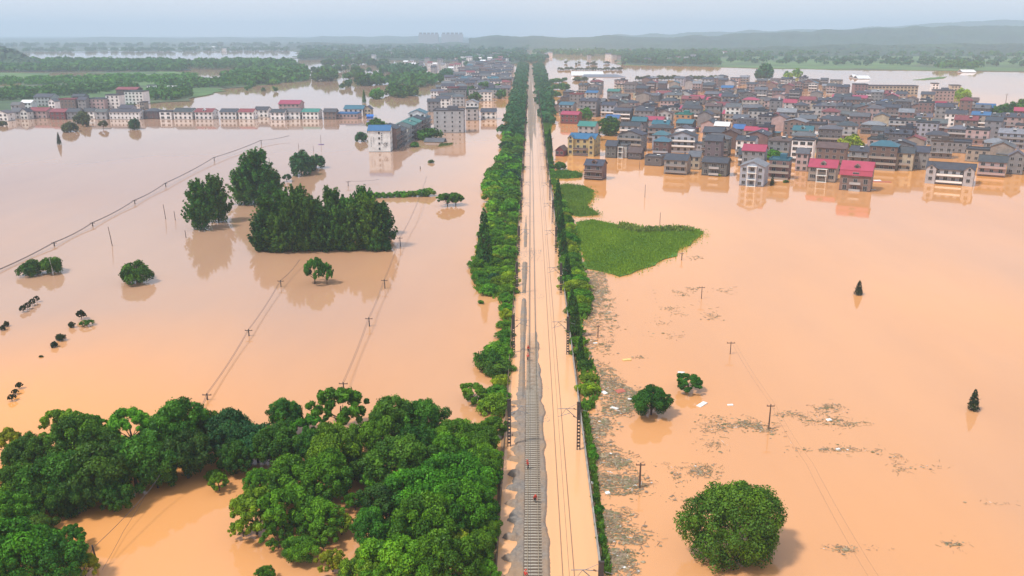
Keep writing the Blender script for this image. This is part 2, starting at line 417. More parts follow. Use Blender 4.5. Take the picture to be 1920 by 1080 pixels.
def ballast():
    """one gravel bed: shoulders and dumped heaps near the camera, awash further out, bare again in the distance"""
    g = g2(21)
    X = np.arange(-4.1, 4.3, 0.14); Y = np.concatenate([np.arange(88, 260, 0.3), np.arange(260, 620, 1.0), np.arange(620, 1950, 6.0)])
    nX, nY = len(X), len(Y)
    hz = np.full((nY, nX), -0.25)
    eL = smooth_noise(nY, 7, g) * .10; eR = smooth_noise(nY, 9, g) * .16; eM = smooth_noise(nY, 5, g) * .10
    e2 = smooth_noise(nY, 60, g)
    heaps = []
    y = 89.0
    while y < 156:
        heaps.append((y + g.uniform(-.5, .5), -3.9 + g.uniform(0, .9), g.uniform(.85, 1.45), g.uniform(.8, 1.25))); y += g.uniform(3.9, 5.2)
    for j, yy in enumerate(Y):
        near = np.clip((163 - yy) / 10, 0, 1)
        mid = np.clip((yy - 146) / 12, 0, 1) * np.clip((335 - yy) / 70, 0, 1)
        far = np.clip((yy - 470) / 160, 0, 1)
        rt = np.clip((196 - yy) / 46, 0, 1)                                    # right shoulder thins out
        h = hz[j]
        if near > 0:
            lo, hi = -2.15 + eL[j] + .55 * math.sin(yy * .9) * math.sin(yy * .37), 1.9
            h[:] = np.maximum(h, np.minimum((X - lo) / .35, (hi - X) / .3).clip(-.5, 1) * .34 * near - .02)
            for (hy, hx, ry, hh) in heaps:
                if abs(yy - hy) < ry:
                    s = 1 - abs((yy - hy) / ry) ** 1.5
                    x0 = -1.8 - (-1.8 - hx) * s
                    h[:] = np.maximum(h, np.minimum((X - x0) / .5, (-.9 - X) / .9).clip(-.5, 1) * .6 * hh * s ** .3 * near)
        if rt > 0:
            hi = 1.9 + 1.12 * rt ** .7 + eR[j] * 1.4
            h[:] = np.maximum(h, np.minimum((X - 1.45) / .3, (hi - X) / .35).clip(-.5, 1) * .33 - .04)
        if mid > 0:
            w = .72 + .35 * math.sin(yy * .13) * .4 + .25 * eM[j]
            cut = 1 if (math.sin(yy * .11 + 1.3 * math.sin(yy * .05)) > -.93 - .0 * yy) else .0
            fade = 1 if yy < 262 else (1 if e2[j] > .1 else 0)
            h[:] = np.maximum(h, (1 - np.abs(X + 1.38 + .1 * eL[j]) / (w * (.6 + .4 * mid) + 1e-6)).clip(-.5, 1) * .5 * cut * fade * mid - .03)
        if far > 0:
            h[:] = np.maximum(h, -.22 + far * .36 + .10 * np.sin(X * 1.7 + 1.0 + .01 * yy) + .05 * eM[j] - (np.abs(X - .5) / 9) ** 2)
    trkm = np.abs(X - .78) < 1.28
    ny = (Y < 190)
    hz[np.ix_(ny, trkm)] = np.minimum(hz[np.ix_(ny, trkm)], .10)
    hz += g.normal(size=hz.shape) * .035
    V = np.stack([np.broadcast_to(X, (nY, nX)), np.broadcast_to(Y[:, None], (nY, nX)), .452 + hz], -1).reshape(-1, 3)
    idx = np.arange(nX * nY).reshape(nY, nX)
    Fq = np.stack([idx[:-1, :-1], idx[:-1, 1:], idx[1:, 1:], idx[1:, :-1]], -1).reshape(-1, 4)
    keep = (hz.reshape(-1)[Fq] > -.12).any(1)
    o = link('ballast', npmesh('ballast', V, Fq[keep], M['gravel']))
    tag(o, 'grey track gravel dumped in scalloped heaps beside the rails', kind='stuff')
    # far second bed under the other line
    X2 = np.arange(4.2, 9.6, .45); Y2 = np.arange(560, 1950, 6.0)
    h2 = -.2 + np.clip((Y2 - 620) / 220, 0, 1)[:, None] * .34 + .12 * np.sin(X2 * 1.9)[None] + g.normal(size=(len(Y2), len(X2))) * .06
    V = np.stack([np.broadcast_to(X2, h2.shape), np.broadcast_to(Y2[:, None], h2.shape), .452 + h2], -1).reshape(-1, 3)
    idx = np.arange(h2.size).reshape(h2.shape)
    Fq = np.stack([idx[:-1, :-1], idx[:-1, 1:], idx[1:, 1:], idx[1:, :-1]], -1).reshape(-1, 4)
    tag(link('ballast', npmesh('ballast', V, Fq, M['gravel'])), 'bare gravel bed far along the line', kind='stuff')
ballast()

def rail_mesh(x, y0, y1, z0, z1, m, step=40):
    mb = MB()
    mb.box(x - .035, x + .035, y0, y1, z0 + .0, z1, 0)
    mb.box(x - .07, x + .07, y0, y1, z0 - .12, z0 + .04, 0)
    return mb
trk = thing('railway_track', (0.78, 88, .45), label='bare railway track with pale sleepers on dumped gravel, left of the flooded line', cat='railway track')
for x in (-.75, .75):
    rail_mesh(x, 0, 1000, .20, .40, M['rail']).build('rail', M['rail'], trk)
sl = MB()
sl.add([(-1.25,-.14,-.1),(1.25,-.14,-.1),(1.25,.14,-.1),(-1.25,.14,-.1),(-1.25,-.12,.10),(1.25,-.12,.10),(1.25,.12,.10),(-1.25,.12,.10)],
       [(0,3,2,1),(4,5,6,7),(0,1,5,4),(1,2,6,5),(2,3,7,6),(3,0,4,7)])
MB().box(-1.32, 1.32, 0, 66, -.2, .19).build('track_bed', simple('rust_stained_ballast', (0.13, 0.085, 0.055), (0.06, 0.042, 0.03), 2.5, 0.95, det=8), trk)
slm = sl.mesh('sleeper', M['sleeper'])
for k in range(100):
    link('sleeper', slm, trk, loc=(RNG.uniform(-.04, .04), k * .72, .235 - .0 * k + RNG.uniform(-.012, .012)), rz=RNG.uniform(-.012, .012))
mb = MB()
for k in range(100, 260):
    y = k * .72; mb.box(-1.25, 1.25, y - .12, y + .12, -.1, .3 - min(.36, (k - 100) * .006))
tag(mb.build('sleeper_run', M['sleeper'], trk), kind='stuff')
trk2 = thing('railway_track', (5.5, 88, .452), label='second railway track drowned so that only its rail heads show', cat='railway track')
for x in (-.77, .77):
    MB().box(x - .06, x + .06, 0, 900, -.1, .03).build('rail', M['wetrail'], trk2)

# ---- masts that carry the overhead line: two uprights joined by rungs, solid at the top
def mast_post():
    mb = MB()
    for s in (-.24, .24):
        mb.box(s - .085, s + .085, -.12, .12, -.6, 8.8)
    z = .55
    while z < 5.6:
        mb.box(-.155, .155, -.085, .085, z, z + .28); z += .64
    mb.box(-.155, .155, -.10, .10, 5.6, 8.75)
    mb.box(-.36, .36, -.15, .15, 8.8, 8.95)
    return mb.mesh('post', M['darkpole'])
def mast_arm(side):
    mb = MB()
    a, b = side * .3, side * 3.6
    mb.tube([(a, 0, 7.6), (side * 1.9, 0, 7.75), (b, 0, 7.7)], .055, 5)
    mb.tube([(a, 0, 5.9), (side * 2.2, 0, 7.72)], .065, 5)
    mb.tube([(side * 1.5, 0, 6.9), (side * 3.2, 0, 6.35), (b, 0, 6.25)], .045, 5)
    mb.tube([(side * 2.2, 0, 7.7), (side * 3.1, 0, 6.38)], .035, 5)
    mb.tube([(a, 0, 8.6), (side * 1.9, 0, 7.75)], .03, 5)
    return mb.mesh('cantilever', M['steel'])
def mast_ins(side, z, x):
    mb = MB(); p = []; r = []
    for k in range(4):
        for q, w in ((0, .05), (.02, .13), (.05, .13), (.07, .05)):
            p.append((side * (x + k * .1 + q), 0, z + k * .05)); r.append(w)
    mb.tube(p, .1, 7, rads=r)
    return mb.mesh('insulator', M['wetrail'])
pm = mast_post(); am = {s: mast_arm(s) for s in (1, -1)}; im = {s: [mast_ins(s, 7.62, .55), mast_ins(s, 6.17, .62)] for s in (1, -1)}
Y0 = P(1086, 843, .45).y
ORD = 'first second third fourth fifth sixth seventh eighth ninth tenth eleventh twelfth thirteenth fourteenth fifteenth sixteenth seventeenth eighteenth nineteenth twentieth'.split()
for k in range(-1, 19):
    for s, x, side in ((1, -3.35, 'left'), (-1, 8.75, 'right')):
        if k == -1 and s == 1: continue
        y = Y0 + k * 46.0 + (0 if s < 0 else 1.0)
        n = k + (1 if s < 0 else 0)
        o = thing('catenary_mast', (x + RNG.uniform(-.06, .06), y, .45), label=f'dark slotted overhead-line mast, {ORD[n]} from the camera along the {side} edge of the railway', cat='mast', group='overhead-line masts along the railway')
        o.rotation_euler = (RNG.uniform(-.012, .012), RNG.uniform(-.012, .012), 0)
        link('post', pm, o)
        a = link('cantilever', am[s], o); [link('insulator', q, a) for q in im[s]]
        if k < 3 and s < 0:
            MB().tube([(.5, 0, 7.5), (1.5, 0, 7.2)], .04, 5).build('bracket', M['steel'], o)
for x, z, lab in ((.35, 6.7, 'thin contact wire hung over the bare left track'), (5.1, 6.7, 'thin contact wire hung over the drowned right track')):
    mb = MB()
    pts = [(x, Y0 - 46 + k * 46 / 4, z - .06 * math.sin(k % 4 / 4 * math.pi)) for k in range(0, 19 * 4)]
    mb.tube(pts, .022, 4)
    tag(mb.build('contact_wire', M['wire']), lab, 'wire')

# ---- fences along both embankment edges
def fence(x, y0, y1, h, lab, pmat, rmat):
    o = thing('fence', (x, y0, .4), label=lab, cat='fence')
    post = MB().box(-.07, .07, -.07, .07, -.3, h).mesh('post', pmat)
    n = int((y1 - y0) / 3)
    for k in range(min(n, 98)):
        link('post', post, o, loc=(RNG.uniform(-.05, .05), k * 3.0, 0), rot=(0, RNG.uniform(-.05, .05), 0))
    mb = MB()
    for k in range(98, n):
        mb.box(-.08, .08, k*3.0 - .08, k*3.0 + .08, -.3, h)
    tag(mb.build('post_run', pmat, o), kind='stuff')
    mb = MB()
    for z in (.35, .75, h - .08):
        mb.box(-.045, .045, 0, y1 - y0, z - .03, z + .03)
    mb.build('rail_strand', rmat, o)
    MB().box(-.11, .11, 0, y1 - y0, -.35, .12).build('kerb', rmat, o)
M['fencepost'] = simple('mossy_fence_post', (0.20, 0.155, 0.10), (0.11, 0.085, 0.06), 1.0, 0.9)
M['fencerail'] = simple('rusty_fence_strand', (0.20, 0.13, 0.075), (0.12, 0.075, 0.05), 1.0, 0.9)
fence(EX0 + .12, 86, 900, 1.2, 'long low rusty fence between the railway and the left-hand shrubs', M['fencepost'], M['fencerail'])
fence(EX1 - .1, 86, 900, 1.15, 'long grey post fence along the right edge of the railway', M['concrete'], M['concrete'])

# ================================================================== FOLIAGE BUILDERS
def leafquads(C, N, size, g, elong=1.5, jitter=.5):
    n = len(C)
    N = N + g.normal(size=(n, 3)) * jitter
    N /= np.linalg.norm(N, axis=1, keepdims=True) + 1e-9
    T = np.cross(N, g.normal(size=(n, 3))); T /= np.linalg.norm(T, axis=1, keepdims=True) + 1e-9
    B = np.cross(N, T)
    s = (size * g.uniform(.6, 1.35, n))[:, None]
    V = np.stack([C - T * s * elong * .5, C + B * s * .42 + N * s * .12, C + T * s * elong * .5, C - B * s * .42 + N * s * .12], 1).reshape(-1, 3)
    return V, np.arange(4 * n).reshape(-1, 4)
def lobes_crown(name, lobes, nleaf, size, seed, up=.35, flat=1.0, elong=1.5, inner=.12, gaps=.0):
    """leaves over the outsides of many overlapping lobes (centre, radius); each lobe has its own shade of leaf"""
    g = g2(seed)
    L = np.array([l[0] for l in lobes], float); Rr = np.array([l[1] for l in lobes], float)
    w = Rr ** 2; w /= w.sum()
    k = g.choice(len(lobes), size=int(nleaf * 2.2), p=w)
    d = g.normal(size=(len(k), 3)); d[:, 2] += up; d /= np.linalg.norm(d, axis=1, keepdims=True)
    rr = Rr[k] * np.where(g.random(len(k)) < inner, g.uniform(.3, .8, len(k)), g.uniform(.78, 1.22, len(k)) + (g.random(len(k)) < .06) * g.uniform(0, .35, len(k)))
    C = L[k] + d * rr[:, None] * np.array([1, 1, flat])
    dist = np.linalg.norm((C[:, None, :] - L[None]) / np.array([1, 1, flat]), axis=2) / Rr[None]
    dist[np.arange(len(k)), k] = 9
    ok = dist.min(1) > .62
    if gaps: ok &= (np.sin(C[:, 0] * 9 / Rr.max() * .35 + seed) + np.sin(C[:, 1] * 7 / Rr.max() * .4) + np.sin(C[:, 2] * 8 / Rr.max() * .4)) > -3 + gaps
    C, d, k = C[ok][:nleaf], d[ok][:nleaf], k[ok][:nleaf]
    V, Fq = leafquads(C, d, size, g, elong)
    lt = g.uniform(.12, .85, len(lobes))
    tint = np.clip(lt[k] + g.normal(size=len(k)) * .12, 0, 1)
    return npmesh(name, V, Fq, M['leaf'], np.repeat(tint, 4))
def crown_lobes(g, n, rx, rz, z0, rl=(.28, .42), bottom=-.35, core=True):
    """lobes spiralling over an uneven, lopsided crown; some missing, some thrust outwards"""
    out = [((0, 0, z0), .5 * min(rx, rz))] if core else []
    p1, p2, p3 = g.uniform(0, 6.28, 3)
    for i in range(n):
        if g.random() < .12: continue
        a = i * 2.399963 + g.uniform(-.35, .35); t = bottom + (1 - bottom) * ((i + .5) / n); c = math.sqrt(max(0.05, 1 - max(0, t) ** 2)) if t > 0 else 1 + t * .3
        r = rl[0] + (rl[1] - rl[0]) * g.random() ** 1.4
        reach = 1 + .20 * math.sin(2 * a + p1) + .13 * math.sin(3 * a + p2 + 3 * t) + (.18 if g.random() < .14 else 0)
        k = c * (rx - r * .8) * reach * g.uniform(.82, 1.08)
        out.append(((math.cos(a) * k, math.sin(a) * k, z0 + t * (rz - r * .6) * (1 + .16 * math.sin(a + p3)) * g.uniform(.9, 1.1)), r * rx))
    return out
def trunk_mesh(h, r, branches, seed, spread=.5, bh=.55):
    g = g2(seed); mb = MB()
    mb.tube([(0, 0, -1), (g.uniform(-.05, .05) * h, g.uniform(-.05, .05) * h, h * .5), (g.uniform(-.1, .1) * h, g.uniform(-.1, .1) * h, h)], r, 7, rads=[r * 1.2, r * .85, r * .4])
    for i in range(branches):
        a = i * 2.4 + g.uniform(-.4, .4); z = h * g.uniform(bh * .6, bh * 1.3)
        e = Vector((math.cos(a), math.sin(a), 0)) * (h * spread * g.uniform(.7, 1.1))
        mb.tube([(0, 0, z), (e.x * .5, e.y * .5, z + h * .22), (e.x, e.y, z + h * .38)], r * .4, 5, rads=[r * .5, r * .35, r * .15])
    return mb.mesh('trunk', M['bark'])

# crown prototypes, unit radius (scaled per tree): crown radius 1, crown centre at z = 1
PROTO = {}
def broad(seed, n, nleaf, size, rz=.85, rl=(.28, .42), bottom=-.45, z0=1.0, elong=1.5, inner=.12, up=.35, core=True):
    g = g2(seed)
    return lobes_crown('crown', crown_lobes(g, n, 1.0, rz, z0, rl, bottom, core), nleaf, size, seed + 1, up, 1.0, elong, inner)
PROTO['near'] = [broad(100 + i, 56 + 6 * i, 17000, .058, .78 + .05 * i, (.11, .29), -.6, .92) for i in range(4)]
PROTO['nearloose'] = [broad(120 + i, 44, 8500, .072, .72, (.09, .22), -.5, .95, 1.9, .2, .35, False) for i in range(3)]
PROTO['mid'] = [broad(140 + i, 26, 2600, .12, .74 + .05 * i, (.18, .36), -.75, .72) for i in range(4)]
PROTO['shrub'] = [broad(160 + i, 34, 5000, .085, .62 + .05 * i, (.15, .34), -.25, .42) for i in range(5)]
PROTO['midshrub'] = [broad(180 + i, 14, 1100, .19, .62 + .05 * i, (.26, .45), -.25, .42) for i in range(5)]
PROTO['far'] = [broad(200 + i, 11, 420, .30, .72 + .06 * i, (.3, .48), -.3, .62) for i in range(5)]
PROTO['tiny'] = [broad(220 + i, 8, 160, .42, .75, (.3, .5), -.3, .65) for i in range(4)]
def poplar(seed, nleaf, size):
    g = g2(seed); lob = []
    for i in range(34):
        t = i / 33; a = i * 2.399
        rr = (.50 * (1 - t) ** .55 + .08) * (1 if t > .12 else .82)
        lob.append(((math.cos(a) * rr * .75, math.sin(a) * rr * .75, .15 + t * 2.35), (.14 + .08 * (1 - t)) * g.uniform(.75, 1.2)))
    for i in range(64):                                      # upward sprays that break the outline
        t = g.uniform(.1, 1); a = g.uniform(0, 6.28); rr = (.66 * (1 - t) ** .5 + .1)
        for q in range(3):
            lob.append(((math.cos(a) * rr * (1 + .19 * q), math.sin(a) * rr * (1 + .19 * q), .25 + t * 2.3 + q * .17), .10 - q * .026))
    return lobes_crown('crown', lob, nleaf, size, seed + 1, .5, 1.25, 2.0, .1)
PROTO['poplar'] = [poplar(240 + i, 8500, .074) for i in range(4)]
def cypress(seed, nleaf, size):
    g = g2(seed); lob = []
    for i in range(26):
        t = i / 25; a = i * 2.4
        rr = .25 * (1 - t) ** .8 + .02
        lob.append(((math.cos(a) * rr * .7, math.sin(a) * rr * .7, .1 + t * 1.8), .20 * (1 - t) ** .7 + .05))
    return lobes_crown('crown', lob, nleaf, size, seed + 1, .6, 1.3, 2.0, .1)
PROTO['cypress'] = [cypress(260 + i, 1500, .07) for i in range(3)]
PROTO['big'] = [lobes_crown('crown', crown_lobes(g2(281), 130, 1.0, .80, .80, (.10, .27), -.85, True), 34000, .038, 281, .35, 1.0, 1.5, .08)]
TRUNK = [trunk_mesh(1.15, .06, 6, 300 + i, .45) for i in range(3)]
TRUNKB = [trunk_mesh(1.0, .055, 9, 310 + i, .6, .35) for i in range(3)]
PTRUNK = [trunk_mesh(2.3, .05, 4, 320, .12)]

GREEN = {'D': (0.047, 0.152, 0.012), 'B': (0.030, 0.122, 0.034), 'G': (0.072, 0.225, 0.010), 'Y': (0.17, 0.31, 0.012), 'P': (0.026, 0.100, 0.012), 'O': (0.075, 0.10, 0.03), 'K': (0.024, 0.05, 0.017)}
LOOKC = {'D': 'dark green', 'B': 'bluish green', 'G': 'bright green', 'Y': 'yellow-green', 'P': 'very dark green', 'O': 'drab olive', 'K': 'blackish green'}
def jitcol(c, r, a=.18):
    k = 1 + r.uniform(-a, a); w = r.uniform(.8, 1.45) if c[1] > 1.6 * c[0] else 1
    return tuple(min(1, max(0, v * k * (1 + r.uniform(-.08, .08) * (.25 if min(c) > .2 else 1)) * (w if q == 0 else 1))) for q, v in enumerate(c))
TR = random.Random(77)
def tree(kind, proto, loc, rad, col, height=1.0, trunk=True, name='tree', z=0.0, sq=1.0):
    o = thing(name, (loc[0], loc[1], z), TR.uniform(0, 6.28), cat=kind, scale=(rad, rad, rad * height))
    if sq != 1.0: o.scale = (rad * sq, rad, rad * height)
    ms = PROTO[proto]
    link('crown', ms[TR.randrange(len(ms))], o, color=jitcol(GREEN[col], TR, .24))
    if trunk:
        tm = PTRUNK if proto == 'poplar' else (TRUNKB if proto in ('shrub', 'midshrub', 'nearloose') else TRUNK)
        link('trunk', tm[TR.randrange(len(tm))], o)
    return o

# label machine: look + which side of which easily found landmark + how far along that side
LAND = []      # (phrase, x, y) in photo pixels
TODO = []      # (object, look, x, y)
USED = {}
def say(o, look, px, py, pool='tree'):
    TODO.append((o, look, px, py, pool))
def mark(items, pool='tree'):
    for ph, x, y in items: LAND.append((ph, x, y, pool))
def finish_labels():
    items = {}
    W = ["nearest", "second", "third", "fourth", "fifth", "sixth", "seventh", "eighth", "ninth", "tenth", "eleventh", "twelfth", "thirteenth", "fourteenth", "fifteenth", "sixteenth"]
    def place(b, px, py):
        ddx, ddy = px - b[1], (py - b[2]) * 1.6
        if abs(ddx) > 1.2 * abs(ddy): side = 'right of' if ddx > 0 else 'left of'
        else: side = 'in front of' if ddy > 0 else 'behind'
        return side, math.hypot(ddx, ddy)
    for o, look, px, py, pool in TODO:
        best = sorted([l for l in LAND if l[3] == pool], key=lambda l: math.hypot(l[1] - px, (l[2] - py) * 1.6))
        b = best[0]
        side, d = place(b, px, py)
        items.setdefault((look, side, b[0]), []).append((d, o))
    for (look, side, ph), lst in items.items():
        lst.sort(key=lambda t: t[0])
        for i, (d, o) in enumerate(lst):
            t = f'{look}, {side} {ph}' if len(lst) == 1 else f'{look}, {W[min(i, 15)]} {side} {ph}'
            if len(lst) > 16 and i >= 15: t = f'{look}, beyond the fifteenth {side} {ph}'
            o['label'] = t
            if len(t.replace('-', ' - ').split()) > 19: print('LONG', t)
# ================================================================== TREES AND SHRUBS
def put(px, py, z=0.0):
    q = P(px, py, z); return (q.x, q.y)
# ---- the wood at the lower left: crown centre in the photo, crown radius in pixels, leaf colour
FOREST = [(15,832,34,'Y',1),(52,862,44,'D',0),(112,792,34,'Y',1),(152,832,58,'D',0),(243,802,42,'G',1),(330,812,56,'D',0),(382,806,44,'D',0),(432,818,48,'B',0),
 (482,832,50,'B',0),(537,783,38,'D',0),(520,842,46,'D',0),(577,806,34,'G',1),(637,768,50,'G',1),(692,828,42,'G',0),(735,795,46,'D',0),(785,795,46,'D',0),(630,852,62,'G',0),(845,818,42,'G',0),
 (900,830,44,'G',0),(932,800,26,'G',0),(28,912,52,'G',0),(102,902,60,'D',0),(182,892,62,'D',0),(252,872,55,'D',0),(212,932,38,'D',0),(292,882,44,'D',0),
 (20,972,46,'G',0),(62,992,32,'D',0),(20,1040,70,'G',0),(100,1052,56,'D',0),(158,1062,28,'Y',1),(545,902,58,'G',0),(612,902,50,'G',0),(482,902,26,'G',0),(478,962,50,'Y',1),(532,962,56,'G',1),
 (592,972,44,'G',0),(562,1030,34,'G',0),(497,1078,22,'G',0),(622,1052,26,'Y',1),(742,868,66,'D',0),(722,945,52,'P',0),(782,922,58,'G',0),(695,1000,44,'D',0),(852,890,60,'G',0),
 (912,880,42,'G',0),(802,992,66,'G',0),(872,962,60,'G',0),(925,955,32,'G',0),(742,1062,66,'G',0),(832,1062,60,'G',0),(912,1040,46,'G',0),(682,1076,40,'G',0),(935,890,26,'G',0),(930,1000,26,'G',0),(935,1070,26,'G',0),
 (350,858,48,'P',0),(290,830,40,'D',0),(205,850,44,'D',0),(440,860,36,'P',0),(75,945,38,'D',0),(145,930,40,'D',0),(590,850,40,'D',0),(680,880,36,'D',0),(770,850,44,'D',0),(840,850,40,'G',0),(890,925,44,'G',0),(760,1000,40,'G',0)]
FOREST += [(410,905,20,'G',1),(455,990,24,'Y',1),(520,1005,30,'G',1),(640,985,22,'Y',1),(665,940,24,'G',1),(820,860,30,'Y',1),(880,850,26,'Y',1),(860,905,28,'Y',1),(705,905,30,'G',1),(575,930,30,'Y',1),(310,850,26,'G',1),(170,800,26,'G',1),(90,830,26,'G',1),(40,900,26,'Y',1),(770,960,34,'G',1),(900,990,32,'G',1),(850,1020,36,'Y',1),(700,1040,34,'G',1),(605,1010,26,'G',1),(5,900,30,'G',1),(30,990,30,'Y',1),(130,1010,34,'G',1)]
WOOD = 'trees of the flooded wood at the lower left'
for (cx, cy, r, c, loose) in FOREST:
    s = S(cy + r * .9); rad = r / s * TR.uniform(.86, 1.04)
    if cx > 780: cx = min(cx, 995 - 4.5 * S(cy + r) - r * .92)
    q = P(cx, cy, rad * .9)
    o = tree('tree', 'nearloose' if loose else 'near', (q.x, q.y), rad, c, TR.uniform(.92, 1.12), name='broadleaf_tree')
    o['group'] = WOOD
    say(o, ('loose airy ' if loose else 'dense ') + LOOKC[c] + ' tree', cx, cy)
mark([('the clearing of water', 290, 985), ('the wooden pole top', 645, 715), ('the double-domed crown', 760, 770),
         ('the left edge', 20, 860), ('the bottom left corner', 40, 1060), ('the rusty fence', 945, 930), ('the wood centre', 640, 920)])
for (cx, cy, r, c, lab) in [(403,890,15,'G','small bright green bush alone in the water of the wood clearing'), (130,958,18,'P','small dark round bush at the left end of the wood clearing'),
                            (100,1000,14,'D','low dark bush on the left rim of the wood clearing')]:
    q = P(cx, cy + r * .6, 0)
    o = tree('bush', 'shrub', (q.x, q.y), r / S(cy), c, 1.1, name='shrub'); o['label'] = lab

